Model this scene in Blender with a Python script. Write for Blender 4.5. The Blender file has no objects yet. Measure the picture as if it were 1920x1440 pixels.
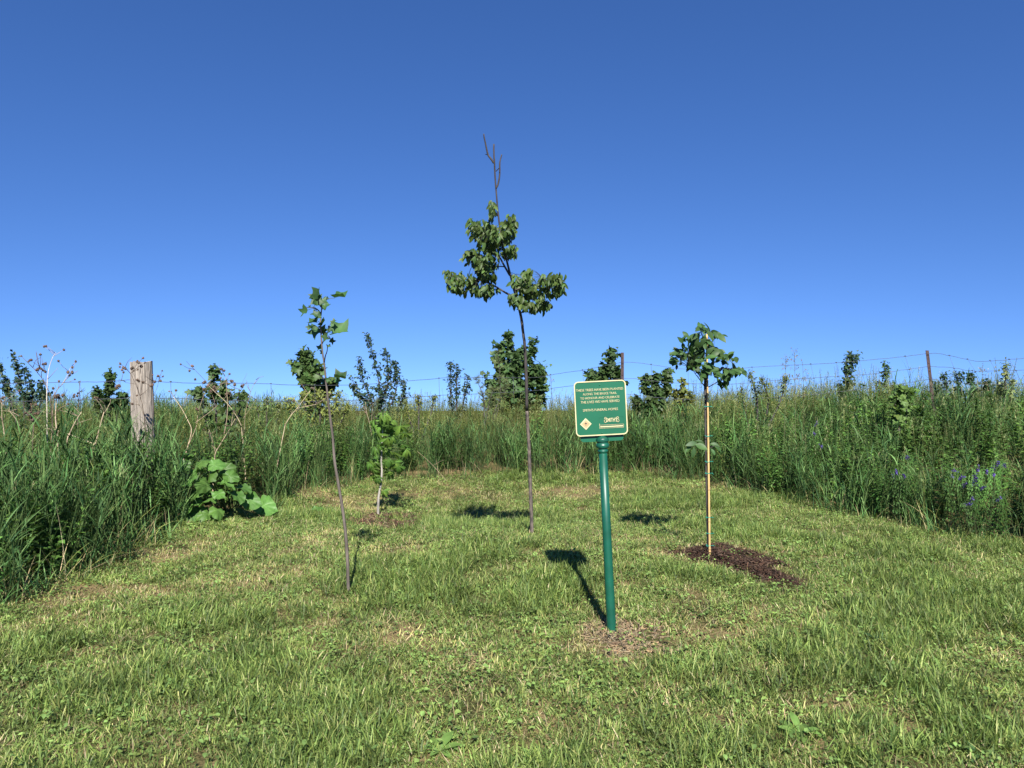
import bpy, math, random
import numpy as np
from mathutils import Vector, Matrix, Euler

random.seed(7)
RNG = np.random.default_rng(11)
SC = bpy.context.scene
COL = SC.collection

# ------------------------------------------------------------------ camera
F_PX = 1450.0                       # focal length in photograph pixels (1920 wide)
CAM_H = 1.6
PITCH = math.atan(30.0 / F_PX)      # looking a little down
cam_data = bpy.data.cameras.new('camera')
cam_data.sensor_fit = 'HORIZONTAL'
cam_data.sensor_width = 36.0
cam_data.lens = 36.0 * F_PX / 1920.0
cam_data.clip_start = 0.05
cam_data.clip_end = 3000.0
cam = bpy.data.objects.new('camera', cam_data)
cam.location = (0, 0, CAM_H)
cam.rotation_euler = (math.pi / 2 - PITCH, 0, 0)
COL.objects.link(cam)
SC.camera = cam

# ------------------------------------------------------------------ light
SUN_EL = math.radians(40.5)
SHADOW_DIR = Vector((-0.07, 1.0, 0)).normalized()
light_dir = Vector((SHADOW_DIR.x * math.cos(SUN_EL), SHADOW_DIR.y * math.cos(SUN_EL), -math.sin(SUN_EL)))
world = bpy.data.worlds.new('World')
SC.world = world
world.use_nodes = True
wn, wl = world.node_tree.nodes, world.node_tree.links
sky = wn.new('ShaderNodeTexSky')
sky.sky_type = 'NISHITA'
sky.sun_disc = False
sky.sun_elevation = SUN_EL
sky.sun_rotation = math.atan2(-light_dir.x, -light_dir.y)
sky.altitude = 2500.0
sky.air_density = 1.0
sky.dust_density = 0.0
sky.ozone_density = 3.0
# the deep clear blue of the photograph: pale haze band kept below the skyline, colour a little richer all over
tcw = wn.new('ShaderNodeTexCoord'); lift = wn.new('ShaderNodeVectorMath'); lift.operation = 'MULTIPLY_ADD'
lift.inputs[1].default_value = (1, 1, 1.15); lift.inputs[2].default_value = (0, 0, 0.175)
nrmz = wn.new('ShaderNodeVectorMath'); nrmz.operation = 'NORMALIZE'
wl.new(tcw.outputs['Generated'], lift.inputs[0]); wl.new(lift.outputs[0], nrmz.inputs[0]); wl.new(nrmz.outputs[0], sky.inputs[0])
hs = wn.new('ShaderNodeHueSaturation'); hs.inputs['Saturation'].default_value = 1.22; hs.inputs['Hue'].default_value = 0.511
wl.new(sky.outputs[0], hs.inputs['Color']); wl.new(hs.outputs[0], wn['Background'].inputs[0])
wn['Background'].inputs[1].default_value = 0.0875
sun_data = bpy.data.lights.new('sun', 'SUN')
sun_data.energy = 5.0
sun_data.angle = math.radians(0.53)
sun_data.color = (1.0, 0.955, 0.88)
sun = bpy.data.objects.new('sun', sun_data)
sun.rotation_euler = light_dir.to_track_quat('-Z', 'Y').to_euler()
sun.location = (2, -6, 8)
COL.objects.link(sun)
SC.view_settings.view_transform = 'Standard'
SC.view_settings.look = 'None'
SC.view_settings.exposure = 1.12
SC.view_settings.gamma = 1.0
SC.cycles.max_bounces = 4
SC.cycles.transparent_max_bounces = 4

# ------------------------------------------------------------------ terrain
def sstep(a, b, x):
    t = np.clip((x - a) / (b - a), 0, 1)
    return t * t * (3 - 2 * t)

_LAT = RNG.random((256, 256))
def vnoise(x, y, s=1.0, off=0):
    x = np.asarray(x, float) / s + 37.3 + off * 17.7
    y = np.asarray(y, float) / s + 91.7 + off * 5.3
    xi = np.floor(x).astype(int); yi = np.floor(y).astype(int)
    fx = x - xi; fy = y - yi
    fx = fx * fx * (3 - 2 * fx); fy = fy * fy * (3 - 2 * fy)
    a = _LAT[xi % 256, yi % 256]; b = _LAT[(xi + 1) % 256, yi % 256]
    c = _LAT[xi % 256, (yi + 1) % 256]; d = _LAT[(xi + 1) % 256, (yi + 1) % 256]
    return (a * (1 - fx) + b * fx) * (1 - fy) + (c * (1 - fx) + d * fx) * fy

def ground(x, y):
    x = np.asarray(x, float); y = np.asarray(y, float)
    g = 0.13 * np.exp(-((x - 0.0) / 1.5) ** 2 - ((y - 6.6) / 1.3) ** 2)
    g = g - 0.20 * np.exp(-((x + 0.6) / 2.2) ** 2 - ((y - 9.6) / 1.9) ** 2)
    g = g + 0.30 * sstep(3.6, 7.0, x) * sstep(6.0, 10.5, y)
    g = g + 0.10 * sstep(10.5, 14.0, y)
    d = np.maximum(y - 17.0, 0)
    g = g - 0.055 * d * d / (d + 4.0)
    near = np.exp(-((np.hypot(x, y - 7)) / 14.0) ** 2)
    g = g + near * (0.035 * (vnoise(x, y, 1.3) - 0.5) + 0.02 * (vnoise(x, y, 0.45, 3) - 0.5))
    return g

CP, SP = math.cos(PITCH), math.sin(PITCH)
def ray(px, py):
    a = (px - 960.0) / F_PX; b = (720.0 - py) / F_PX
    # camera axes: right (1,0,0), up (0,SP,CP), forward (0,CP,-SP)
    return Vector((a, b * SP + CP, b * CP - SP))
def at(px, py, depth):
    """point on the pixel's ray at world depth y = depth"""
    r = ray(px, py)
    return Vector((0, 0, CAM_H)) + r * (depth / r.y)
def hit(px, py):
    """where the pixel's ray meets the ground"""
    r = ray(px, py)
    t0 = 1.5
    prev = t0
    t = t0
    while t < 80:
        p = Vector((0, 0, CAM_H)) + r * t
        if p.z < float(ground(p.x, p.y)):
            lo, hi = prev, t
            for _ in range(30):
                m = (lo + hi) / 2
                q = Vector((0, 0, CAM_H)) + r * m
                if q.z < float(ground(q.x, q.y)): hi = m
                else: lo = m
            return Vector((0, 0, CAM_H)) + r * hi
        prev = t
        t += 0.05
    return Vector((0, 0, CAM_H)) + r * 80
def gz(x, y): return float(ground(x, y))

def in_poly(x, y, poly):
    x = np.asarray(x); y = np.asarray(y)
    r = np.zeros(x.shape, bool)
    n = len(poly)
    for i in range(n):
        x0, y0 = poly[i]; x1, y1 = poly[(i + 1) % n]
        if y0 == y1: continue
        c = ((y0 > y) != (y1 > y)) & (x < (x1 - x0) * (y - y0) / (y1 - y0) + x0)
        r ^= c
    return r
def poly_dist(x, y, poly):
    x = np.asarray(x, float); y = np.asarray(y, float)
    best = np.full(x.shape, 1e9)
    n = len(poly)
    for i in range(n):
        x0, y0 = poly[i]; x1, y1 = poly[(i + 1) % n]
        dx, dy = x1 - x0, y1 - y0
        L = dx * dx + dy * dy + 1e-12
        t = np.clip(((x - x0) * dx + (y - y0) * dy) / L, 0, 1)
        best = np.minimum(best, np.hypot(x - x0 - t * dx, y - y0 - t * dy))
    return best

edge_px = [(-60,1165),(0,1140),(130,1092),(210,1064),(300,1010),(350,988),(430,968),(520,958),(580,938),(640,918),
           (700,905),(780,902),(900,897),(1050,890),(1200,893),(1350,912),(1430,928),(1500,947),(1620,975),
           (1750,1003),(1850,1020),(1920,1032),(1990,1045)]
EDGE = [tuple(hit(*p)[:2]) for p in edge_px]
MOWN = EDGE + [(9.0, 5.2), (9.0, 0.3), (-9.0, 0.3), (-9.0, 4.3), (-5.0, 4.55)]
def wpoly(pxs): return [tuple(hit(*p)[:2]) for p in pxs]
MULCH_A = wpoly([(1268,1040),(1298,1025),(1342,1019),(1400,1034),(1436,1040),(1452,1054),(1474,1050),(1484,1060),(1464,1074),(1498,1088),(1514,1104),
                 (1462,1112),(1432,1100),(1404,1094),(1378,1080),(1346,1066),(1312,1056),(1290,1060)])
MULCH_B = wpoly([(632,978),(670,966),(715,960),(765,962),(805,974),(795,992),(745,1001),(690,998)])
STRAW = wpoly([(1072,1186),(1105,1166),(1150,1158),(1205,1168),(1228,1195),(1215,1222),(1165,1240),(1140,1222),(1090,1208)])

# ------------------------------------------------------------------ materials
def new_mat(name):
    m = bpy.data.materials.new(name); m.use_nodes = True
    return m, m.node_tree.nodes, m.node_tree.links, m.node_tree.nodes['Principled BSDF']

def veg_mat(name, rough=0.5, spec=0.35, trans=0.3, var=0.35, nscale=30.0, namt=0.25):
    """plant tissue: colour attribute, varied per object and by fine noise, partly translucent"""
    m, n, l, b = new_mat(name)
    at_ = n.new('ShaderNodeAttribute'); at_.attribute_name = 'Col'
    oi = n.new('ShaderNodeObjectInfo')
    mr = n.new('ShaderNodeMapRange'); mr.inputs[3].default_value = 1 - var; mr.inputs[4].default_value = 1 + var
    l.new(oi.outputs['Random'], mr.inputs[0])
    ge = n.new('ShaderNodeNewGeometry')
    no = n.new('ShaderNodeTexNoise'); no.inputs['Scale'].default_value = nscale
    l.new(ge.outputs['Position'], no.inputs['Vector'])
    mr2 = n.new('ShaderNodeMapRange'); mr2.inputs[1].default_value = .3; mr2.inputs[2].default_value = .7
    mr2.inputs[3].default_value = 1 - namt; mr2.inputs[4].default_value = 1 + namt
    l.new(no.outputs[0], mr2.inputs[0])
    mu = n.new('ShaderNodeMath'); mu.operation = 'MULTIPLY'
    l.new(mr.outputs[0], mu.inputs[0]); l.new(mr2.outputs[0], mu.inputs[1])
    vm = n.new('ShaderNodeVectorMath'); vm.operation = 'SCALE'
    l.new(at_.outputs['Color'], vm.inputs[0]); l.new(mu.outputs[0], vm.inputs['Scale'])
    l.new(vm.outputs[0], b.inputs['Base Color'])
    b.inputs['Roughness'].default_value = rough
    b.inputs['Specular IOR Level'].default_value = spec
    if trans > 0:
        tr = n.new('ShaderNodeBsdfTranslucent')
        tc = n.new('ShaderNodeVectorMath'); tc.operation = 'MULTIPLY'
        tc.inputs[1].default_value = (1.3, 1.35, 0.7)
        l.new(vm.outputs[0], tc.inputs[0]); l.new(tc.outputs[0], tr.inputs[0])
        mx = n.new('ShaderNodeMixShader'); mx.inputs[0].default_value = trans
        l.new(b.outputs[0], mx.inputs[1]); l.new(tr.outputs[0], mx.inputs[2])
        l.new(mx.outputs[0], n['Material Output'].inputs[0])
    return m

def solid_mat(name, base, rough=0.6, var=0.25, scale=20.0, bump=0.3, dark=None, stretch=(1, 1, 1), spec=0.4, metal=0.0, bdist=0.01):
    """noise-varied surface; colour attribute is not used"""
    m, n, l, b = new_mat(name)
    tc = n.new('ShaderNodeTexCoord'); mp = n.new('ShaderNodeMapping'); mp.inputs['Scale'].default_value = stretch
    l.new(tc.outputs['Object'], mp.inputs[0])
    no = n.new('ShaderNodeTexNoise'); no.inputs['Scale'].default_value = scale; no.inputs['Detail'].default_value = 6
    l.new(mp.outputs[0], no.inputs['Vector'])
    cr = n.new('ShaderNodeValToRGB')
    d = dark or tuple(c * (1 - var) for c in base)
    cr.color_ramp.elements[0].position = .35; cr.color_ramp.elements[1].position = .65
    cr.color_ramp.elements[0].color = (*d, 1); cr.color_ramp.elements[1].color = (*[min(1, c * (1 + var)) for c in base], 1)
    l.new(no.outputs[0], cr.inputs[0]); l.new(cr.outputs[0], b.inputs['Base Color'])
    b.inputs['Roughness'].default_value = rough
    b.inputs['Specular IOR Level'].default_value = spec
    b.inputs['Metallic'].default_value = metal
    if bump:
        bp = n.new('ShaderNodeBump'); bp.inputs['Strength'].default_value = bump; bp.inputs['Distance'].default_value = bdist
        l.new(no.outputs[0], bp.inputs['Height']); l.new(bp.outputs[0], b.inputs['Normal'])
    return m

M_LAWN = veg_mat('lawn_blades', rough=0.55, spec=0.3, trans=0.3, var=0.3, nscale=3.0, namt=0.25)
M_TALL = veg_mat('tall_grass_blades', rough=0.6, spec=0.18, trans=0.22, var=0.40, nscale=2.0, namt=0.3)
M_LEAF = veg_mat('leaf_tissue', rough=0.5, spec=0.3, trans=0.28, var=0.25, nscale=25, namt=0.2)
M_DRY = veg_mat('dry_stems', rough=0.75, spec=0.2, trans=0.0, var=0.2, nscale=40, namt=0.3)
M_BARK = solid_mat('sapling_bark', (0.115, 0.095, 0.080), rough=0.85, var=0.35, scale=30, bump=0.6, stretch=(1, 1, .25))
M_BARKD = solid_mat('dark_bark', (0.055, 0.047, 0.045), rough=0.8, var=0.35, scale=35, bump=0.5, stretch=(1, 1, .3))

# ------------------------------------------------------------------ mesh building
class MB:
    def __init__(s): s.v = []; s.f = []; s.c = []
    def add(s, verts, faces, cols):
        o = len(s.v)
        s.v.extend([tuple(p) for p in verts])
        s.f.extend([tuple(i + o for i in f) for f in faces])
        if isinstance(cols, tuple): cols = [cols] * len(verts)
        s.c.extend(cols)
    def mesh(s, name, mat, off=None, smooth=True):
        me = bpy.data.meshes.new(name)
        v = s.v
        if off is not None: v = [(p[0] - off[0], p[1] - off[1], p[2] - off[2]) for p in v]
        me.from_pydata(v, [], s.f)
        ca = me.color_attributes.new('Col', 'FLOAT_COLOR', 'POINT')
        arr = np.ones((len(s.c), 4), np.float32); arr[:, :3] = np.array(s.c, np.float32).reshape(-1, 3)
        ca.data.foreach_set('color', arr.ravel())
        if smooth: me.polygons.foreach_set('use_smooth', [True] * len(me.polygons))
        me.materials.append(mat)
        me.update()
        return me
    def build(s, name, mat, parent=None, off=None, smooth=True, loc=None):
        o = bpy.data.objects.new(name, s.mesh(name, mat, off, smooth))
        COL.objects.link(o)
        if parent is not None: o.parent = parent
        if loc is not None: o.location = loc
        return o

def thing(name, label, cat, loc=(0, 0, 0), group=None):
    o = bpy.data.objects.new(name, None); COL.objects.link(o)
    o.location = loc; o.empty_display_size = 0.1
    return tag(o, label, cat, group)
def tag(o, label, cat=None, group=None, kind=None):
    o['label'] = label
    if cat: o['category'] = cat
    if group: o['group'] = group
    if kind: o['kind'] = kind
    return o

def tube(mb, pts, radii, sides=6, col=(.1, .08, .06), cap=True, wob=0.0):
    pts = [Vector(p) for p in pts]
    n = len(pts)
    if not hasattr(radii, '__len__'): radii = [radii] * n
    verts = []
    ref = Vector((0.3, -1, 0.2)).normalized()
    for i, p in enumerate(pts):
        t = (pts[min(i + 1, n - 1)] - pts[max(i - 1, 0)])
        if t.length < 1e-9: t = Vector((0, 0, 1))
        t.normalize()
        a = ref - t * ref.dot(t)
        if a.length < 1e-3: a = t.orthogonal()
        a.normalize(); b = t.cross(a)
        for k in range(sides):
            an = 2 * math.pi * k / sides
            r = radii[i] * (1 + wob * (random.random() - .5))
            verts.append(p + (a * math.cos(an) + b * math.sin(an)) * r)
    faces = []
    for i in range(n - 1):
        for k in range(sides):
            k2 = (k + 1) % sides
            faces.append((i * sides + k, i * sides + k2, (i + 1) * sides + k2, (i + 1) * sides + k))
    if cap:
        faces.append(tuple(range((n - 1) * sides, n * sides)))
        faces.append(tuple(reversed(range(sides))))
    mb.add(verts, faces, col)

def smooth_path(pts, sub=3):
    """Catmull-Rom through the points"""
    pts = [Vector(p) for p in pts]
    if len(pts) < 3: return pts
    out = []
    for i in range(len(pts) - 1):
        p0 = pts[max(i - 1, 0)]; p1 = pts[i]; p2 = pts[i + 1]; p3 = pts[min(i + 2, len(pts) - 1)]
        for k in range(sub):
            t = k / sub
            out.append(0.5 * ((2 * p1) + (p2 - p0) * t + (2 * p0 - 5 * p1 + 4 * p2 - p3) * t * t + (3 * p1 - p0 - 3 * p2 + p3) * t ** 3))
    out.append(pts[-1])
    return out

def U(a, b): return random.uniform(a, b)
def mixc(a, b, t): return tuple(a[i] * (1 - t) + b[i] * t for i in range(3))
def jit(c, v=0.2):
    k = U(1 - v, 1 + v); h = U(-v, v) * 0.4
    return (c[0] * k * (1 + h), c[1] * k, c[2] * k * (1 - h * .5))

def blade(mb, base, az, length, width, lean, bend, c0, c1, segs=4, twist=0.0, taper=0.75):
    """grass blade: starts leaning `lean` from vertical towards az, bends by `bend` over its length"""
    d = Vector((math.cos(az), math.sin(az), 0))
    s = Vector((-math.sin(az + twist), math.cos(az + twist), 0))
    p = Vector(base)
    verts = []; cols = []; faces = []
    st = length / segs
    for i in range(segs + 1):
        t = i / segs
        w = width * (0.7 + 0.3 * min(1, t * 4)) * (1 - max(0, (t - (1 - taper)) / taper) ** 1.5) * 0.5
        c = mixc(c0, c1, t)
        if i < segs:
            verts += [p - s * w, p + s * w]; cols += [c, c]
        else:
            verts += [p]; cols += [c]
        ang = lean + bend * (t + .5 / segs)
        p = p + (d * math.sin(ang) + Vector((0, 0, 1)) * math.cos(ang)) * st
    for i in range(segs - 1):
        faces.append((2 * i, 2 * i + 1, 2 * i + 3, 2 * i + 2))
    k = 2 * (segs - 1)
    faces.append((k, k + 1, k + 2))
    mb.add(verts, faces, cols)

def leaf_rows(mb, M, wmax, rows=4, fold=0.3, droop=0.25, col=(.06, .1, .03), shape=0.85, side=None):
    """ovate leaf of unit length along +Y through matrix M"""
    v = []; f = []; c = []
    for i in range(rows + 1):
        t = i / rows
        w = wmax * math.sin(math.pi * min(1, t ** shape)) ** 0.9 if 0 < i < rows else (0.0 if i == rows else wmax * .12)
        z = -droop * t * t
        y = t * (1 - 0.25 * droop * t)
        for sx in (-1, 0, 1):
            v.append(M @ Vector((sx * w, y, z + fold * abs(sx) * w)))
            c.append(mixc(col, side or col, abs(sx)))
    for i in range(rows):
        a = 3 * i; b = a + 3
        f += [(a, a + 1, b + 1, b), (a + 1, a + 2, b + 2, b + 1)]
    mb.add(v, f, c)

def leaf_fan(mb, M, half, cy=0.35, fold=0.25, droop=0.2, col=(.06, .1, .03), wave=0.0):
    pts = [(x, y) for x, y in half]
    out = pts + [(-x, y) for x, y in reversed(pts[1:-1])] if half[-1][0] == 0 else pts + [(-x, y) for x, y in reversed(pts[1:])]
    v = [M @ Vector((0, cy, -droop * cy * cy))]
    c = [mixc(col, (col[0] * 1.5, col[1] * 1.35, col[2] * 1.3), .5)]
    for x, y in out:
        v.append(M @ Vector((x, y, -droop * y * y + fold * abs(x) + U(-wave, wave)))); c.append(col)
    n = len(out)
    f = [(0, 1 + i, 1 + (i + 1) % n) for i in range(n)]
    mb.add(v, f, c)

MAPLE = [(0, 0), (.2, -.04), (.42, .08), (.36, .22), (.58, .4), (.5, .6), (.3, .5), (.24, .66), (.2, .82), (0, 1.0)]
TULIP = [(0, 0), (.25, -.02), (.58, .10), (.44, .32), (.33, .46), (.40, .66), (.54, .95), (.24, .86), (0, .72)]

def orient(p, d, nrm, size):
    d = Vector(d).normalized(); nrm = Vector(nrm)
    z = nrm - d * nrm.dot(d)
    if z.length < 1e-4: z = d.orthogonal()
    z.normalize(); x = d.cross(z)
    M = Matrix((( x.x, d.x, z.x, 0), (x.y, d.y, z.y, 0), (x.z, d.z, z.z, 0), (0, 0, 0, 1)))
    return Matrix.Translation(Vector(p)) @ M @ Matrix.Scale(size, 4)
def leaf_obj(me, parent, off, p, d, nrm, size, name='leaf'):
    o = bpy.data.objects.new(name, me); COL.objects.link(o)
    o.parent = parent
    o.matrix_local = orient(Vector(p) - Vector(off), d, nrm, size)
    return o
def rvec(s=1.0): return Vector((random.gauss(0, s), random.gauss(0, s), random.gauss(0, s)))

# scattering: points with their own rotation, size and clump number, instanced by geometry nodes
def scatter(name, variants, pts, rot, scl, idx, label, mat, cat, density_kind='stuff'):
    coll = bpy.data.collections.new(name + '_sources')
    for i, mb in enumerate(variants):
        o = bpy.data.objects.new('%s_source_%02d' % (name, i), mb.mesh('%s_clump_%02d' % (name, i), mat))
        coll.objects.link(o)
    me = bpy.data.meshes.new(name)
    me.vertices.add(len(pts)); me.vertices.foreach_set('co', np.asarray(pts, np.float32).ravel())
    a = me.attributes.new('rot', 'FLOAT_VECTOR', 'POINT'); a.data.foreach_set('vector', np.asarray(rot, np.float32).ravel())
    a = me.attributes.new('scl', 'FLOAT', 'POINT'); a.data.foreach_set('value', np.asarray(scl, np.float32))
    a = me.attributes.new('idx', 'INT', 'POINT'); a.data.foreach_set('value', np.asarray(idx, np.int32))
    me.update()
    o = bpy.data.objects.new(name, me); COL.objects.link(o)
    tag(o, label, cat, kind=density_kind)
    ng = bpy.data.node_groups.new(name + '_nodes', 'GeometryNodeTree')
    ng.interface.new_socket('Geometry', in_out='INPUT', socket_type='NodeSocketGeometry')
    ng.interface.new_socket('Geometry', in_out='OUTPUT', socket_type='NodeSocketGeometry')
    gi = ng.nodes.new('NodeGroupInput'); go = ng.nodes.new('NodeGroupOutput')
    iop = ng.nodes.new('GeometryNodeInstanceOnPoints')
    ci = ng.nodes.new('GeometryNodeCollectionInfo')
    ci.inputs['Collection'].default_value = coll
    ci.inputs['Separate Children'].default_value = True
    ci.inputs['Reset Children'].default_value = True
    def named(nm, ty):
        k = ng.nodes.new('GeometryNodeInputNamedAttribute'); k.data_type = ty; k.inputs[0].default_value = nm
        return k.outputs['Attribute']
    er = ng.nodes.new('FunctionNodeEulerToRotation')
    ng.links.new(named('rot', 'FLOAT_VECTOR'), er.inputs[0])
    ng.links.new(er.outputs[0], iop.inputs['Rotation'])
    ng.links.new(named('scl', 'FLOAT'), iop.inputs['Scale'])
    ng.links.new(named('idx', 'INT'), iop.inputs['Instance Index'])
    iop.inputs['Pick Instance'].default_value = True
    ng.links.new(gi.outputs[0], iop.inputs['Points'])
    ng.links.new(ci.outputs[0], iop.inputs['Instance'])
    ng.links.new(iop.outputs[0], go.inputs[0])
    md = o.modifiers.new('scatter', 'NODES'); md.node_group = ng
    return o

# ------------------------------------------------------------------ ground sheet
def axis(lo, hi, step, far, grow=1.35):
    a = list(np.arange(lo, hi + 1e-6, step)); s = step
    while a[-1] < far: s *= grow; a.append(a[-1] + s)
    s = step
    while a[0] > -far: s *= grow; a.insert(0, a[0] - s)
    return np.array(a)
gx = axis(-9, 9, 0.12, 900); gy = axis(0, 17, 0.12, 900)
GX, GY = np.meshgrid(gx, gy)
GZ = ground(GX, GY)
nv = GX.size; nxx = len(gx); nyy = len(gy)
me = bpy.data.meshes.new('ground')
ii = np.arange(nv).reshape(nyy, nxx)
quads = np.stack([ii[:-1, :-1], ii[:-1, 1:], ii[1:, 1:], ii[1:, :-1]], -1).reshape(-1, 4)
me.vertices.add(nv); me.vertices.foreach_set('co', np.stack([GX, GY, GZ], -1).astype(np.float32).ravel())
me.loops.add(quads.size); me.loops.foreach_set('vertex_index', quads.ravel().astype(np.int32))
me.polygons.add(len(quads)); me.polygons.foreach_set('loop_start', np.arange(0, quads.size, 4, dtype=np.int32))
me.polygons.foreach_set('loop_total', np.full(len(quads), 4, np.int32))
me.update(calc_edges=True); me.validate()
me.polygons.foreach_set('use_smooth', [True] * len(me.polygons))
m, n, l, b = new_mat('soil_and_thatch')
ge = n.new('ShaderNodeNewGeometry')
n1 = n.new('ShaderNodeTexNoise'); n1.inputs['Scale'].default_value = 2.2; n1.inputs['Detail'].default_value = 8
n2 = n.new('ShaderNodeTexNoise'); n2.inputs['Scale'].default_value = 60; n2.inputs['Detail'].default_value = 5
l.new(ge.outputs['Position'], n1.inputs['Vector']); l.new(ge.outputs['Position'], n2.inputs['Vector'])
c1 = n.new('ShaderNodeValToRGB'); c1.color_ramp.elements[0].position = .38; c1.color_ramp.elements[1].position = .62
c1.color_ramp.elements[0].color = (.060, .062, .022, 1); c1.color_ramp.elements[1].color = (.20, .150, .075, 1)
l.new(n1.outputs[0], c1.inputs[0])
c2 = n.new('ShaderNodeValToRGB'); c2.color_ramp.elements[0].position = .3; c2.color_ramp.elements[1].position = .7
c2.color_ramp.elements[0].color = (.5, .5, .5, 1); c2.color_ramp.elements[1].color = (1.3, 1.3, 1.25, 1)
l.new(n2.outputs[0], c2.inputs[0])
mm = n.new('ShaderNodeMix'); mm.data_type = 'RGBA'; mm.blend_type = 'MULTIPLY'; mm.inputs[0].default_value = 1
l.new(c1.outputs[0], mm.inputs[6]); l.new(c2.outputs[0], mm.inputs[7]); l.new(mm.outputs[2], b.inputs['Base Color'])
b.inputs['Roughness'].default_value = .95; b.inputs['Specular IOR Level'].default_value = .1
bp = n.new('ShaderNodeBump'); bp.inputs['Strength'].default_value = .8; bp.inputs['Distance'].default_value = .02
l.new(n2.outputs[0], bp.inputs['Height']); l.new(bp.outputs[0], b.inputs['Normal'])
me.materials.append(m)
gobj = bpy.data.objects.new('ground', me); COL.objects.link(gobj)
tag(gobj, 'sloping ground of soil and thatch under the mown and tall grass', kind='structure')
# ------------------------------------------------------------------ mown grass
G_DARK = (.066, .125, .026); G_MID = (.160, .245, .052); G_LIGHT = (.300, .375, .108); G_YEL = (.420, .405, .155); G_DRY = (.58, .46, .27)
def lawn_tuft(nb, hmin, hmax, spread, mixw, width=(.0028, .0050)):
    mb = MB()
    for _ in range(nb):
        r = spread * math.sqrt(random.random()); a = U(0, 6.283)
        k = random.random()
        if k < mixw[0]: c = G_DARK
        elif k < mixw[0] + mixw[1]: c = G_MID
        elif k < mixw[0] + mixw[1] + mixw[2]: c = G_LIGHT
        elif k < sum(mixw[:4]): c = G_YEL
        else: c = G_DRY
        c = jit(c, .30)
        L = U(hmin, hmax)
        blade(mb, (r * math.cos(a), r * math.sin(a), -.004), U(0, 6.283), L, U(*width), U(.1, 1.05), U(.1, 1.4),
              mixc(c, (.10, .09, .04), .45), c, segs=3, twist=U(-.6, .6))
    return mb
def broad_tuft(nl, size, col, spread):
    """small broad-leaved weeds between the blades"""
    mb = MB()
    for _ in range(nl):
        r = spread * math.sqrt(random.random()); a = U(0, 6.283)
        p = Vector((r * math.cos(a), r * math.sin(a), U(.01, .045)))
        d = Vector((math.cos(a + U(-1, 1)), math.sin(a + U(-1, 1)), U(-.1, .6)))
        leaf_rows(mb, orient(p, d, (U(-.5, .5), U(-.5, .5), 1), size * U(.6, 1.2)), U(.22, .42), rows=3, fold=.25, droop=U(.1, .5), col=jit(col, .25))
    return mb
def straw_tuft(nb, L):
    mb = MB()
    for _ in range(nb):
        a = U(0, 6.283); r = U(0, .07)
        blade(mb, (r * math.cos(a), r * math.sin(a), U(.004, .02)), U(0, 6.283), U(.4, 1.0) * L, U(.002, .004), U(1.1, 1.5), U(-.2, .3),
              jit((.36, .28, .15), .25), jit((.42, .34, .19), .25), segs=2)
    return mb
lawn_vars = []
for i in range(6): lawn_vars.append(lawn_tuft(46, .020, .058, .075, (.22, .36, .24, .10), (.003, .0058)))       # 0-5 ordinary
for i in range(4): lawn_vars.append(lawn_tuft(46, .035, .105, .07, (.38, .40, .16, .03), (.0035, .0065)))   # 6-9 lush
for i in range(4): lawn_vars.append(lawn_tuft(34, .016, .045, .08, (.05, .20, .24, .26), (.003, .0055)))       # 10-13 dry
for i in range(3): lawn_vars.append(broad_tuft(20, .021, (.165, .250, .065), .08))                # 14-16 small weeds
for i in range(3): lawn_vars.append(straw_tuft(9, .10))                                          # 17-19 straw
def frustum(x, y, m=1.18, add=0.7): return np.abs(x) < 0.665 * y * m + add

def rnd_points(x0, x1, y0, y1, dens):
    nn = int((x1 - x0) * (y1 - y0) * dens)
    return RNG.uniform(x0, x1, nn), RNG.uniform(y0, y1, nn)
lx, ly = rnd_points(-7, 8, 2.2, 13.8, 400)
keep = in_poly(lx, ly, MOWN) & frustum(lx, ly)
# let short grass creep a little under the standing grass
near_edge = (~in_poly(lx, ly, MOWN)) & (poly_dist(lx, ly, EDGE + EDGE[::-1]) < 0.35) & frustum(lx, ly)
keep |= near_edge & (RNG.random(len(lx)) < .5)
far_thin = np.clip(1.25 - ly / 22.0, .5, 1)
keep &= RNG.random(len(lx)) < far_thin
for poly, p_keep in ((MULCH_A, .34), (MULCH_B, .2), (STRAW, .62)):
    ins = in_poly(lx, ly, poly)
    d = poly_dist(lx, ly, poly)
    keep &= ~(ins & (RNG.random(len(lx)) > p_keep + .9 * np.clip(1 - d / .09, 0, 1) * .6))
lx, ly = lx[keep], ly[keep]
dry = 0.55 * vnoise(lx, ly, .95, 1) + 0.3 * vnoise(lx, ly, .38, 2) + 0.15 * vnoise(lx, ly, .16, 4)
def spot(px, py, rx, ry, amt):
    global dry
    c = hit(px, py)
    dry = dry + amt * np.exp(-((lx - c.x) / rx) ** 2 - ((ly - c.y) / ry) ** 2)
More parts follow.
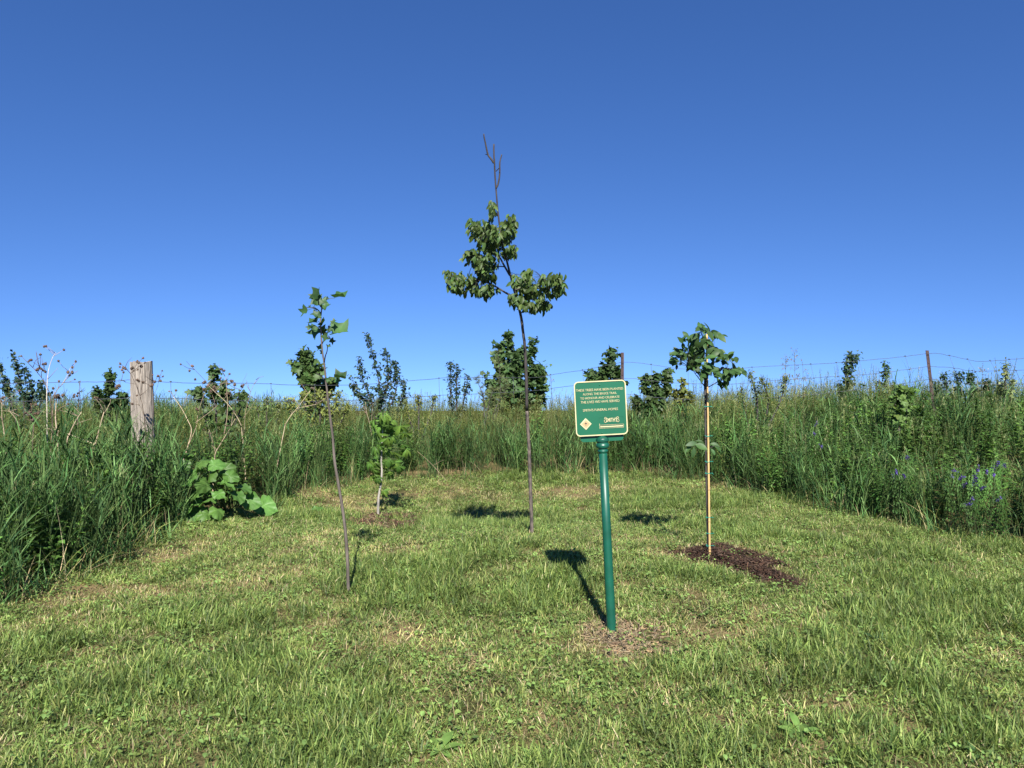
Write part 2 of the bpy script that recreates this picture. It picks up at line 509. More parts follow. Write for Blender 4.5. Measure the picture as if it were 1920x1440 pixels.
for s in [(1340,1195,.45,.14,.35),(1440,1150,.25,.15,.2),(600,1175,.12,.1,.35),(640,1140,.15,.1,.25),(310,1330,.2,.12,.2),(1590,1320,.35,.15,.2),
          (1380,1350,.3,.12,.2),(980,1390,.2,.1,.15),(870,930,1.2,.6,.22),(640,945,.35,.4,.35),(1040,925,.9,.4,.2),(200,1110,.5,.25,.25),
          (70,1130,.4,.2,.3),(1900,1420,.2,.1,.3),(1150,1215,.35,.2,.2),(300,1040,.3,.4,.25),
          (720,1110,.5,.6,-.45),(820,1060,.6,.5,-.3),(1000,1120,.4,.4,-.25),(1075,1095,.25,.35,-.45),(1330,1085,.2,.2,-.4),(1250,1075,.35,.3,-.3),(660,1150,.3,.15,-.2),(1650,1200,.12,.07,-.5),
          (15,1240,.22,.35,-.6),(1180,1260,.25,.1,-.25),(1450,1000,.9,.6,-.12),(1700,1390,.35,.1,-.3),(1830,1400,.25,.1,-.3)]:
    spot(*s[:4], s[4] * (1.4 if s[4] > 0 else 1))
q = RNG.random(len(lx))
lidx = RNG.integers(0, 6, len(lx))
lush = dry < .36 + .06 * (q - .5)
lidx[lush] = 6 + RNG.integers(0, 4, lush.sum())
dd = dry > .64 + .10 * (q - .5)
lidx[dd] = 10 + RNG.integers(0, 4, dd.sum())
w = RNG.random(len(lx)) < .14
lidx[w] = 14 + RNG.integers(0, 3, w.sum())
sr = RNG.random(len(lx)) < np.clip(.03 + .35 * (dry - .58), .02, .25)
lidx[sr] = 17 + RNG.integers(0, 3, sr.sum())
# thin out the driest places so that thatch shows
vd = (dry > .74) & (RNG.random(len(lx)) < .55)
lx, ly, lidx = lx[~vd], ly[~vd], lidx[~vd]
lrot = np.zeros((len(lx), 3)); lrot[:, 0] = RNG.normal(0, .12, len(lx)); lrot[:, 1] = RNG.normal(0, .12, len(lx)); lrot[:, 2] = RNG.uniform(0, 6.283, len(lx))
lscl = RNG.uniform(.7, 1.25, len(lx)) * (1 + .02 * ly)
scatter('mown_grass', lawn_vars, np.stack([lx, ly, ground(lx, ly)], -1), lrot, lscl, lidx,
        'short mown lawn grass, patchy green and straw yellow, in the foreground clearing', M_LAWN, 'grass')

# ------------------------------------------------------------------ standing grass
T_DARK = (.024, .066, .021); T_MID = (.056, .128, .034); T_LIGHT = (.140, .235, .075); T_TAN = (.34, .28, .16); T_YEL = (.20, .225, .065)
def culm(mb, x, y, H, az, lean, nb, blen, bw, cols, seed=None, stem=.0045):
    c = jit(random.choice(cols), .2)
    # stem as a narrow strip in two crossing blades
    d = Vector((math.cos(az), math.sin(az), 0))
    pts = []
    for i in range(5):
        t = i / 4
        pts.append(Vector((x, y, -.02)) + d * (math.sin(lean) * H * t * (0.5 + .5 * t)) + Vector((0, 0, H * t * math.cos(lean * t))))
    tube(mb, pts, [stem, stem * .9, stem * .75, stem * .6, stem * .4], 3, mixc(c, (.12, .14, .05), .35), cap=False)
    a = U(0, 6.283)
    for k in range(nb):
        t = U(.12, .96) if nb > 1 else .5
        j = min(3, int(t * 4)); f = t * 4 - j
        p = pts[j].lerp(pts[j + 1], f)
        a += 2.4 + U(-.7, .7)
        L = U(*blen) * (1.1 - .45 * abs(t - .5))
        cc = jit(c, .18)
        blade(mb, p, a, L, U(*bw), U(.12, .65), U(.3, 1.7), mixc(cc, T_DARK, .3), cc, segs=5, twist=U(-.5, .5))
    if seed:
        top = pts[-1]
        for k in range(seed[1]):
            h = U(-.16, .02); an = U(0, 6.283); rr = U(.004, .022) * (1 + (-h) * 4)
            p = top + Vector((math.cos(an) * rr * .4, math.sin(an) * rr * .4, h))
            blade(mb, p, an, U(.02, .045), U(.004, .008), U(.2, .7), U(0, .4), jit(seed[0], .2), jit(seed[0], .2), segs=2)
def clump_broad(n=9, H=(.70, 1.05)):
    mb = MB()
    for _ in range(n):
        r = .15 * math.sqrt(random.random()); a = U(0, 6.283)
        culm(mb, r * math.cos(a), r * math.sin(a), U(*H), U(0, 6.283), U(.0, .28), random.randint(5, 7), (.20, .38), (.009, .016), [T_DARK, T_MID, T_MID, T_LIGHT])
    return mb
def clump_fine(n=34, H=(.35, .85), seeds=2, cols=None, seedcol=T_TAN):
    mb = MB()
    cols = cols or [T_DARK, T_MID, T_MID, T_LIGHT, T_YEL]
    for _ in range(n):
        r = .16 * math.sqrt(random.random()); a = U(0, 6.283); c = jit(random.choice(cols), .2)
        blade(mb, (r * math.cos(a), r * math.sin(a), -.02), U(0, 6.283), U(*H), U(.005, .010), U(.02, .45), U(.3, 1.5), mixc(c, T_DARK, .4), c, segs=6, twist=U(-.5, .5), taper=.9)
    for _ in range(seeds):
        r = .14 * math.sqrt(random.random()); a = U(0, 6.283)
        culm(mb, r * math.cos(a), r * math.sin(a), U(.75, 1.12), U(0, 6.283), U(.05, .3), 2, (.12, .22), (.004, .007), cols, seed=(mixc(seedcol, T_LIGHT, U(.25, .8)), 12), stem=.003)
    return mb
def clump_weed(n=5, H=(.5, .85), col=(.055, .125, .026), lsize=(.055, .095), lw=.19, top=None):
    mb = MB()
    for _ in range(n):
        r = .14 * math.sqrt(random.random()); a = U(0, 6.283); az = U(0, 6.283); h = U(*H); c = jit(col, .2)
        d = Vector((math.cos(az), math.sin(az), 0)) * U(0, .25)
        p0 = Vector((r * math.cos(a), r * math.sin(a), -.02))
        pts = [p0 + d * (h * t * t) + Vector((0, 0, h * t)) for t in (0, .33, .66, 1)]
        tube(mb, pts, [.004, .0035, .003, .002], 3, mixc(c, (.12, .10, .05), .4), cap=False)
        nl = int(h * 42); a2 = U(0, 6.28)
        for k in range(nl):
            t = .15 + .85 * k / nl
            j = min(2, int(t * 3)); p = pts[j].lerp(pts[j + 1], t * 3 - j)
            a2 += 2.2 + U(-.4, .4)
            cc = jit(c if (top is None or t < .8) else top, .22)
            leaf_rows(mb, orient(p, (math.cos(a2), math.sin(a2), U(.1, .9)), (U(-.3, .3), U(-.3, .3), 1), U(*lsize) * (1.15 - .5 * t)), lw * U(.8, 1.3), rows=3, fold=.3, droop=U(.1, .6), col=cc)
    return mb
def clump_dry(n=10, H=(.3, .9)):
    mb = MB()
    for _ in range(n):
        r = .2 * math.sqrt(random.random()); a = U(0, 6.283); c = jit((.33, .26, .15), .3)
        blade(mb, (r * math.cos(a), r * math.sin(a), -.01), U(0, 6.283), U(*H), U(.003, .007), U(.1, 1.0), U(-.2, 1.2), c, jit(c, .15), segs=4, taper=.5)
    return mb
def clump_skirt(n=26, H=(.18, .45)):
    mb = MB()
    for _ in range(n):
        r = .15 * math.sqrt(random.random()); a = U(0, 6.283); c = jit(random.choice([T_MID, T_LIGHT, T_YEL, T_MID, T_DARK, (.28, .23, .12)]), .2)
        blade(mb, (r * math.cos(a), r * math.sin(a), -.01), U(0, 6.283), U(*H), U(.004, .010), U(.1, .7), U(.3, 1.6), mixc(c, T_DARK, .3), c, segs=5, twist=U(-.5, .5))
    return mb
tall_vars = []
for i in range(7): tall_vars.append(clump_broad())                                     # 0-6
for i in range(6): tall_vars.append(clump_fine())                                      # 7-12
for i in range(4): tall_vars.append(clump_weed())                                      # 13-16 dark weeds
for i in range(4): tall_vars.append(clump_weed(6, (.6, 1.0), (.125, .165, .040), (.04, .07), .13, top=(.20, .21, .06)))   # 17-20 yellow-green weeds
for i in range(3): tall_vars.append(clump_dry())                                       # 21-23
for i in range(4): tall_vars.append(clump_skirt())                                     # 24-27
for i in range(4): tall_vars.append(clump_fine(24, (.4, .8), 7, [T_MID, T_LIGHT, T_YEL], (.36, .30, .15)))   # 28-31 seedy
for i in range(3): tall_vars.append(clump_weed(7, (.4, .75), (.060, .125, .032), (.020, .036), .22))   # 32-34 small-leaved vetch
for i in range(4): tall_vars.append(clump_weed(5, (.45, .9), (.085, .165, .034), (.07, .12), .25))   # 35-38 broad-leaved
def rr(a, b): return RNG.integers(a, b + 1)
tx, ty = rnd_points(-17, 18, 3.6, 26, 30)
dm = poly_dist(tx, ty, EDGE + EDGE[::-1])
ok = (~in_poly(tx, ty, MOWN)) & frustum(tx, ty, 1.15, 1.0)
dens = np.where(dm < 1.2, 1.0, np.where(dm < 3.5, .62, .42)) * np.where(ty > 18, .75, 1)
ok &= RNG.random(len(tx)) < dens
tx, ty, dm = tx[ok], ty[ok], dm[ok]
BUR_C = hit(405, 985)     # burdock keeps a hole in the grass
hole = np.hypot((tx - BUR_C.x - .05) / 1.05, (ty - BUR_C.y - .55) / .75) < .75
tx, ty, dm = tx[~hole], ty[~hole], dm[~hole]
nT = len(tx); tidx = np.zeros(nT, int); tscl = np.ones(nT)
nz = vnoise(tx, ty, 1.6, 7); nz2 = vnoise(tx, ty, .7, 9)
for i in range(nT):
    x, y, d = tx[i], ty[i], dm[i]
    px = 960 + F_PX * x / y
    u = random.random()
    behind = y > 12.6 + .25 * abs(x) or (x < -3.2 and y > 9.8)
    if px < 560:                                       # left stand of broad blades
        if behind: k = rr(17, 20) if u < .35 else rr(13, 16) if u < .6 else rr(28, 31) if u < .75 else rr(21, 23) if u < .83 else rr(0, 6)
        else: k = rr(0, 6) if u < .68 else rr(7, 12) if u < .84 else rr(13, 16) if u < .94 else rr(21, 23)
        s = .88 if not behind else .83
    elif px < 1250:                                    # middle
        if behind: k = rr(17, 20) if u < .50 else rr(28, 31) if u < .68 else rr(7, 12) if u < .78 else rr(21, 23) if u < .92 else rr(13, 16)
        else:
            br = .75 if nz[i] > .45 else .3
            k = rr(0, 6) if u < br else rr(13, 16) if u < br + .17 else rr(7, 12)
        s = .83 if not behind else .80
    else:                                              # right bank, finer and mixed
        if behind: k = rr(28, 31) if u < .25 else rr(17, 20) if u < .52 else rr(7, 12) if u < .70 else rr(13, 16)
        else: k = rr(7, 12) if u < .24 else rr(32, 34) if u < .46 else rr(13, 16) if u < .76 else rr(28, 31) if u < .80 + .06 * (px > 1700) else rr(0, 6)
        s = .92 if not behind else .90
    if d < .16 and u < .55: k = rr(24, 27); s = 1.0
    elif d < .45 and 560 < px < 1350 and random.random() < .30: k = rr(21, 23); s = .6
    elif d < .5: s *= .70 + .5 * d
    if not behind and d > (.15 if px > 1350 or px < 500 else .55) and random.random() < .20: k = rr(35, 38)
    if behind and random.random() < .05: k = rr(17, 20); s *= 1.3
    tidx[i] = k
    tscl[i] = s * random.uniform(.80, 1.18) * (.80 + .42 * nz[i])
trot = np.zeros((nT, 3)); trot[:, 0] = RNG.normal(0, .09, nT); trot[:, 1] = RNG.normal(.05, .09, nT); trot[:, 2] = RNG.uniform(0, 6.283, nT)
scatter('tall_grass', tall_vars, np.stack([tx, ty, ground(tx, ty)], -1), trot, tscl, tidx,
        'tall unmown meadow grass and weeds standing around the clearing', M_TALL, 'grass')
# ------------------------------------------------------------------ wire fence
M_WIRE = solid_mat('galvanised_wire', (.07, .075, .085), rough=.5, var=.3, scale=30, bump=0, metal=.3)
M_STEEL = solid_mat('rusty_steel_post', (.050, .030, .028), rough=.75, var=.4, scale=25, bump=.3, stretch=(1, 1, .3))
M_WOOD = solid_mat('weathered_wood', (.30, .26, .215), rough=.9, var=.25, scale=14, bump=.9, dark=(.14, .12, .10), stretch=(6, 6, .35), bdist=.02)
WOOD = at(269, 700, 10.0); T1 = at(1167, 680, 13.4); T2 = at(1742, 680, 12.9); TL = at(-190, 716, 9.6); TR = at(2190, 670, 12.6)
fence_x = [(-190, 9.6), (269, 10.0), (1167, 13.4), (1742, 12.9), (2190, 12.6)]
def fence_depth(px):
    """depth on the straight run between the two neighbouring posts"""
    for (xa, da), (xb, db) in zip(fence_x[:-1], fence_x[1:]):
        if px <= xb or xb == fence_x[-1][0]:
            # plan line between posts, crossed by the pixel's ray
            xa_, xb_ = (xa - 960) / F_PX * da, (xb - 960) / F_PX * db
            k = (px - 960) / F_PX
            den = (xb_ - xa_) - k * (db - da)
            t = (k * da - xa_) / den
            return da + (db - da) * t
fence = thing('wire_fence', 'wire mesh fence on a wooden post and steel posts behind the tall grass', 'fence', (WOOD.x, WOOD.y, gz(WOOD.x, WOOD.y)))
FO = fence.location.copy()
# wooden corner post: cracked, slightly leaning, uneven top
mb = MB(); ns = 22; rows = 12; vs = []; fs = []
ztop = WOOD.z + .0
top = at(269, 678, 10.0).z; bot = FO.z - .3
ang_r = [1 + .05 * math.sin(3 * k) + U(-.025, .02) - (.09 if k in (4, 11, 15, 19) else 0) for k in range(ns)]
for i in range(rows + 1):
    t = i / rows
    for k in range(ns):
        a = 2 * math.pi * k / ns
        r = (.142 - .012 * t) * (ang_r[k] + U(-.008, .008))
        z = bot + (top - bot) * t + (U(-.018, .012) if i == rows else 0)
        vs.append((WOOD.x - .035 * t + r * math.cos(a) + .01, WOOD.y + r * math.sin(a), z))
for i in range(rows):
    for k in range(ns):
        k2 = (k + 1) % ns
        fs.append((i * ns + k, i * ns + k2, (i + 1) * ns + k2, (i + 1) * ns + k))
vs.append((WOOD.x - .03, WOOD.y, top - .012)); ci = len(vs) - 1
for k in range(ns): fs.append((rows * ns + k, rows * ns + (k + 1) % ns, ci))
mb.add(vs, fs, (.4, .35, .3))
o = mb.build('post', M_WOOD, fence, FO, smooth=False); o['label'] = 'thick weathered grey wooden post'
def steel_post(pt, pb, depth, w=.052):
    """angle-section steel post with a flange and studs"""
    a = at(pt[0], pt[1], depth); b_ = at(pb[0], pb[1], depth)
    d = (b_ - a); d.normalize()
    g = a + d * ((a.z + .1 - gz(a.x, a.y)) / max(.2, -d.z) + .25)
    mb = MB(); X = Vector((1, 0, 0)); Y = Vector((0, 1, 0)); h = w / 2
    for (o0, o1, p0, p1) in ((-h, h, 0, .007), (-.004, .004, .007, .045)):
        vs = []
        for c in (g, a):
            vs += [c + X * o0 + Y * p0, c + X * o1 + Y * p0, c + X * o1 + Y * p1, c + X * o0 + Y * p1]
        mb.add(vs, [(0, 1, 5, 4), (1, 2, 6, 5), (2, 3, 7, 6), (3, 0, 4, 7), (4, 5, 6, 7)], (.05, .03, .03))
    o = mb.build('post', M_STEEL, fence, FO, smooth=False)
    n = 7
    for i in range(n):
        mb = MB(); c = a.lerp(g, .04 + .5 * i / n)
        vs = [c + X * sx * .012 + Y * sy + Vector((0, 0, sz * .009)) for sx in (-1, 1) for sy in (-.007, .0) for sz in (-1, 1)]
        mb.add(vs, [(0, 1, 3, 2), (4, 6, 7, 5), (0, 4, 5, 1), (2, 3, 7, 6), (0, 2, 6, 4), (1, 5, 7, 3)], (.05, .03, .03))
        mb.build('stud', M_STEEL, o, FO, smooth=False)
    return o
steel_post((1167, 661), (1167, 730), 13.4)['label'] = 'dark rusty steel post above the green sign'
steel_post((1738.5, 657), (1747, 730), 12.9)['label'] = 'leaning dark rusty steel post at the right'
steel_post((2188, 655), (2190, 730), 12.6)
def wire(pxs, r=.0034):
    pts = smooth_path([at(x, y, fence_depth(x) - .03) for x, y in pxs], 5)
    pts = [p + Vector((0, 0, U(-.004, .004))) for p in pts]
    mb = MB(); tube(mb, pts, r, 4, (.16, .17, .19))
    return mb.build('wire', M_WIRE, fence, FO)
W1 = [(-190, 722), (-40, 720), (90, 717), (180, 716), (250, 712), (268, 713), (290, 715), (360, 718), (470, 719), (560, 722), (650, 722), (750, 716), (830, 709), (900, 708), (1000, 708), (1050, 700), (1100, 693), (1166, 679)]
W1b = [(1166, 679), (1195, 680), (1265, 690), (1320, 694), (1370, 692), (1440, 687), (1560, 681), (1650, 673), (1700, 668), (1738, 663)]
W1c = [(1738, 663), (1760, 663), (1800, 671), (1830, 677), (1870, 676), (1920, 672), (2000, 670), (2190, 660)]
W2 = [(-190, 756), (90, 751), (170, 749), (268, 746), (350, 748), (470, 752), (600, 752), (750, 746), (830, 741), (900, 738), (1000, 733), (1050, 726), (1100, 720), (1166, 709)]
W2b = [(1166, 709), (1200, 711), (1265, 718), (1370, 720), (1470, 712), (1560, 706), (1650, 700), (1690, 694), (1743, 687)]
W2c = [(1743, 687), (1790, 690), (1830, 696), (1920, 694), (2190, 690)]
W3 = [(1166, 738), (1265, 748), (1400, 748), (1560, 736), (1650, 725), (1745, 711)]
W3c = [(1745, 711), (1830, 720), (1920, 720), (2190, 718)]
for wpx in (W1, W1b, W1c, W2, W2b, W2c, W3, W3c): wire(wpx)
def yat(pxs, x):
    for (xa, ya), (xb, yb) in zip(pxs[:-1], pxs[1:]):
        if xa <= x <= xb: return ya + (yb - ya) * (x - xa) / (xb - xa)
    return pxs[-1][1]
def stay(xt, xb, A, B, lower=30):
    mb = MB()
    p = [at(xt, yat(A, xt) - 1, fence_depth(xt) - .035), at(xb, yat(B, xb) + 1, fence_depth(xb) - .035), at(xb + (xb - xt), yat(B, xb) + lower, fence_depth(xb) - .035)]
    tube(mb, p, .0028, 4, (.16, .17, .19))
    for q in p[:2]: tube(mb, [q + Vector((-.012, 0, 0)), q + Vector((.012, 0, 0))], .006, 4, (.16, .17, .19))
    mb.build('stay_wire', M_WIRE, fence, FO)
for x in (30, 149, 320, 325 + 55, 440, 508, 590, 735, 823, 905, 962): stay(x, x + 1, W1, W2)
for xt, xb in ((1032, 1034), (1092, 1095)): stay(xt, xb, W1, W2)
for xt, xb in ((1221, 1222), (1290, 1291), (1410, 1414), (1520, 1526), (1568, 1571), (1611, 1618), (1697, 1705)): stay(xt, xb, W1b, W2b)
for xt, xb in ((1780, 1789), (1814, 1829), (1856, 1868), (1892, 1905), (2000, 2005)): stay(xt, xb, W1c, W2c)

# ------------------------------------------------------------------ sign
M_GREEN = solid_mat('green_enamel', (.003, .092, .043), rough=.42, var=.06, scale=6, bump=.02, spec=.5)
M_POST = solid_mat('green_post_paint', (.004, .072, .043), rough=.42, var=.16, scale=11, bump=.05, spec=.55)
M_CREAM = solid_mat('cream_paint', (.50, .44, .25), rough=.5, var=.08, scale=30, bump=.05)
M_TANP = solid_mat('tan_paint', (.40, .27, .14), rough=.5, var=.08, scale=30, bump=.0)
M_INK = solid_mat('dark_ink', (.05, .05, .03), rough=.6, var=.1, scale=30, bump=.0)
sb = hit(1147, 1186)
sign = thing('sign', 'green metal sign with cream lettering on a round green post', 'sign', sb)
sign.rotation_euler = (math.radians(-1.0), math.radians(-2.8), math.radians(2.0))
ppm = F_PX / sb.y                                   # photo pixels per metre at the sign
def lathe(mb, prof, sides, col):
    vs = []; fs = []
    for r, z in prof:
        for k in range(sides):
            a = 2 * math.pi * k / sides; vs.append((r * math.cos(a), r * math.sin(a), z))
    for i in range(len(prof) - 1):
        for k in range(sides):
            k2 = (k + 1) % sides; fs.append((i * sides + k, i * sides + k2, (i + 1) * sides + k2, (i + 1) * sides + k))
    fs.append(tuple(range((len(prof) - 1) * sides, len(prof) * sides)))
    mb.add(vs, fs, col)
def zpx(y): return (1187 - y + 5.5) / ppm
mb = MB(); lathe(mb, [(.0285, -.15), (.0282, .1), (.0265, .6), (.0245, zpx(852))], 28, (0, 0, 0))
post = mb.build('post', M_POST, sign)
mb = MB()
lathe(mb, [(.0255, zpx(853)), (.0300, zpx(850.5)), (.0312, zpx(849)), (.0300, zpx(847.5)), (.0262, zpx(846)), (.0262, zpx(844.5)), (.0350, zpx(843)), (.0385, zpx(840.5)),
           (.0390, zpx(838)), (.0360, zpx(835.5)), (.0320, zpx(834)), (.0320, zpx(832)), (.0375, zpx(831)), (.0385, zpx(830)), (.0385, zpx(826.5)), (.0370, zpx(825.5)),
           (.0250, zpx(822.5)), (.0120, zpx(819.6)), (.004, zpx(818.4))], 48, (0, 0, 0))
mb.build('turned_cap', M_POST, post, smooth=False)
def rrect(w, h, r, n=6):
    pts = []
    for cx, cy, a0 in ((w / 2 - r, h / 2 - r, 0), (-w / 2 + r, h / 2 - r, 90), (-w / 2 + r, -h / 2 + r, 180), (w / 2 - r, -h / 2 + r, 270)):
        for k in range(n + 1):
            a = math.radians(a0 + 90 * k / n); pts.append((cx + r * math.cos(a), cy + r * math.sin(a)))
    return pts
def slab(mb, pts, y0, y1, cx=0, cz=0, col=(0, 0, 0)):
    n = len(pts)
    vs = [(cx + x, y0, cz + z) for x, z in pts] + [(cx + x, y1, cz + z) for x, z in pts]
    fs = [tuple(range(n)), tuple(reversed(range(n, 2 * n)))] + [(i, i + n, (i + 1) % n + n, (i + 1) % n) for i in range(n)]
    mb.add(vs, fs, col)
def ring(mb, po, pi_, y0, y1, cx=0, cz=0, col=(0, 0, 0)):
    n = len(po)
    vs = [(cx + x, y0, cz + z) for x, z in po] + [(cx + x, y0, cz + z) for x, z in pi_] + [(cx + x, y1, cz + z) for x, z in po] + [(cx + x, y1, cz + z) for x, z in pi_]
    fs = []
    for i in range(n):
        j = (i + 1) % n
        fs += [(i, j, n + j, n + i), (2 * n + j, 2 * n + i, 3 * n + i, 3 * n + j), (i, 2 * n + i, 2 * n + j, j), (n + i, n + j, 3 * n + j, 3 * n + i)]
    mb.add(vs, fs, col)
PW, PH = 98.0 / ppm, 103.0 / ppm
pcx = -.0015; pcz = zpx(819.5) + PH / 2
mb = MB(); slab(mb, rrect(82 / ppm, 60 / ppm, .022), .004, .010, 0, zpx(831) + 30 / ppm); mb.build('bracket_plate', M_GREEN, sign, smooth=False)
mb = MB(); slab(mb, rrect(PW, PH, .026), -.012, -.004, pcx, pcz); plate = mb.build('plate', M_GREEN, sign, smooth=False)
bw = 2.0 / ppm
mb = MB(); ring(mb, rrect(PW, PH, .026), rrect(PW - 2 * bw, PH - 2 * bw, .020), -.0155, -.0125, pcx, pcz); mb.build('border', M_CREAM, plate, smooth=False)
def text_part(txt, width, cx, cz, parent, mat, name='lettering', y=-.0138, hscale=1.0, bold=-.004, size=None):
    cu = bpy.data.curves.new('txt', 'FONT'); cu.body = txt; cu.align_x = 'CENTER'; cu.align_y = 'CENTER'; cu.extrude = .04; cu.offset = bold
    cu.resolution_u = 3
    to = bpy.data.objects.new('txt', cu); COL.objects.link(to)
    bpy.context.view_layer.update()
    me = bpy.data.meshes.new_from_object(to.evaluated_get(bpy.context.evaluated_depsgraph_get()))
    bpy.data.objects.remove(to)
    co = np.empty(len(me.vertices) * 3); me.vertices.foreach_get('co', co); co = co.reshape(-1, 3)
    w = co[:, 0].max() - co[:, 0].min(); s = width / w
    nx = (co[:, 0] - (co[:, 0].max() + co[:, 0].min()) / 2) * s + cx
    nz = (co[:, 1] - (co[:, 1].max() + co[:, 1].min()) / 2) * s * hscale + cz
    ny = y - co[:, 2] * .03
    me.vertices.foreach_set('co', np.stack([nx, ny, nz], -1).ravel()); me.update()
    me.materials.clear(); me.materials.append(mat)
    o = bpy.data.objects.new(name, me); COL.objects.link(o); o.parent = parent
    return o
def sx_(px): return pcx + (px - 1129.3) / ppm
def sz_(py): return pcz - (py - 766.0) / ppm
# rows in the sign's own (unrolled) frame
for txt, y, wpx in (('THESE TREES HAVE BEEN PLANTED', 731.0, 89), ('ALONG THE BRUCE TRAIL', 738.7, 64), ('TO HONOUR AND CELEBRATE', 746.3, 74), ('THE LIVES WE HAVE SERVED', 753.6, 73), ("SMITH'S FUNERAL HOMES", 768.8, 66)):
    text_part(txt, wpx / ppm, sx_(1128.5), sz_(y), plate, M_CREAM, hscale=1.12)
ex, ez = sx_(1099.5), sz_(794.5); e = 11.0 / ppm
mb = MB(); slab(mb, [(e, 0), (0, e), (-e, 0), (0, -e)], -.0150, -.0125, ex, ez); emb = mb.build('diamond_emblem', M_CREAM, plate, smooth=False)
e2 = 8.2 / ppm
mb = MB(); slab(mb, [(e2, 0), (0, e2), (-e2, 0), (0, -e2)], -.0156, -.0150, ex, ez); mb.build('emblem_field', M_TANP, emb, smooth=False)
u = 1 / ppm
mb = MB(); slab(mb, [(-.5 * u, -3.4 * u), (.5 * u, -3.4 * u), (.5 * u, .6 * u), (2.6 * u, -.6 * u), (2.6 * u, .7 * u), (0, 3.4 * u), (-2.6 * u, .7 * u), (-2.6 * u, -.6 * u), (-.5 * u, .6 * u)], -.0162, -.0156, ex, ez)
mb.build('arrow', M_INK, emb, smooth=False)
# scrolled name plate, lower right
lx0, lz0 = sx_(1148.5), sz_(789.5)
text_part("SMITH'S", 21 / ppm, lx0, lz0 + .5 * u, plate, M_CREAM, name='scroll_lettering', hscale=1.7, bold=.008)
for sgn in (-1, 1):
    mb = MB(); pts = []
    for k in range(27):
        t = k / 26; a = math.radians(60 + 400 * t) if sgn > 0 else math.radians(120 - 400 * t)
        r = (3.4 - 2.1 * t) * u
        pts.append((lx0 + sgn * 12.2 * u + r * math.cos(a), -.0142, lz0 - 1.2 * u + 1.25 * r * math.sin(a)))
    tube(mb, pts, .0016, 5)
    pts = [(lx0 + sgn * (11.4 * u + 1.9 * u * math.cos(math.radians(a))), -.0142, lz0 + 4 * u + 1.7 * u * math.sin(math.radians(a))) for a in range(-60, 280, 25)]
    tube(mb, pts, .0014, 5)
    mb.build('scroll', M_CREAM, plate)
bz = sz_(801.0); bx = sx_(1148)
mb = MB()
ring(mb, rrect(46 * u, 6.5 * u, .0012, 2), rrect(45 * u, 5.5 * u, .001, 2), -.0145, -.0125, bx, bz)
slab(mb, rrect(.7 * u, 3 * u, .0005, 1), -.0145, -.0125, bx - 22.6 * u, bz + 4.5 * u)
mb.build('name_panel_frame', M_CREAM, plate, smooth=False)
mb = MB(); slab(mb, rrect(43 * u, 2.0 * u, .0008, 1), -.0139, -.0125, bx, bz - .2 * u); mb.build('name_panel_strip', M_CREAM, plate, smooth=False)
mb = MB(); ring(mb, rrect(46 * u, 13.4 * u, .0012, 2), rrect(45.5 * u, 12.9 * u, .001, 2), -.0130, -.0125, bx, bz + 10.4 * u); mb.build('name_panel_outline', M_GREEN, plate, smooth=False)
for bxp, bzp in ((0, PH * .42), (0, -PH * .455)):
    mb = MB(); vs = []
    lathe_pts = [(0.0045, 0), (.004, .002), (.0015, .003)]
    for r, d in lathe_pts:
        for k in range(10): a = 2 * math.pi * k / 10; vs.append((pcx + bxp + r * math.cos(a), -.0125 - d, pcz + bzp + r * math.sin(a)))
    fs = [(i * 10 + k, (i + 1) * 10 + k, (i + 1) * 10 + (k + 1) % 10, i * 10 + (k + 1) % 10) for i in range(2) for k in range(10)] + [tuple(reversed(range(20, 30)))]
    mb.add(vs, fs, (0, 0, 0)); mb.build('bolt', M_GREEN, plate)

# ------------------------------------------------------------------ leaf shapes shared by the young trees
def leaf_set(nv, maker, name):
    out = []
    for i in range(nv):
        mb = MB(); maker(mb); out.append(mb.mesh('%s_leaf' % name, M_LEAF))
    return out
I4 = Matrix.Identity(4)
tulip_leaves = leaf_set(5, lambda mb: leaf_fan(mb, I4, TULIP, fold=U(.35, 1.1), droop=U(0, .6), col=jit((.036, .086, .026), .25), wave=.07), 'tulip')
magn_leaves = leaf_set(6, lambda mb: leaf_rows(mb, I4, U(.20, .28), rows=6, fold=U(.1, .5), droop=U(.1, .5), col=jit((.046, .098, .028), .25)), 'ovate')
elm_leaves = leaf_set(8, lambda mb: leaf_rows(mb, I4, U(.17, .26), rows=4, fold=U(.2, .8), droop=U(.1, .5), col=jit((.070, .118, .028), .4)), 'elm')
def palm(mb):
    c = jit((.120, .215, .036), .2)
    for k, a in enumerate((-1.35, -.65, 0, .65, 1.35)):
        d = Vector((math.sin(a), math.cos(a), U(-.5, -.05)))
        M = orient(Vector((0, 0, 0)), d, (U(-.2, .2), 0, 1), U(.75, 1.0) * (1 - .25 * abs(a) / 1.35))
        leaf_rows(mb, M, U(.12, .165), rows=5, fold=U(.1, .5), droop=U(.3, .8), col=jit(c, .3), shape=1.15)
palm_leaves = leaf_set(5, palm, 'palmate')
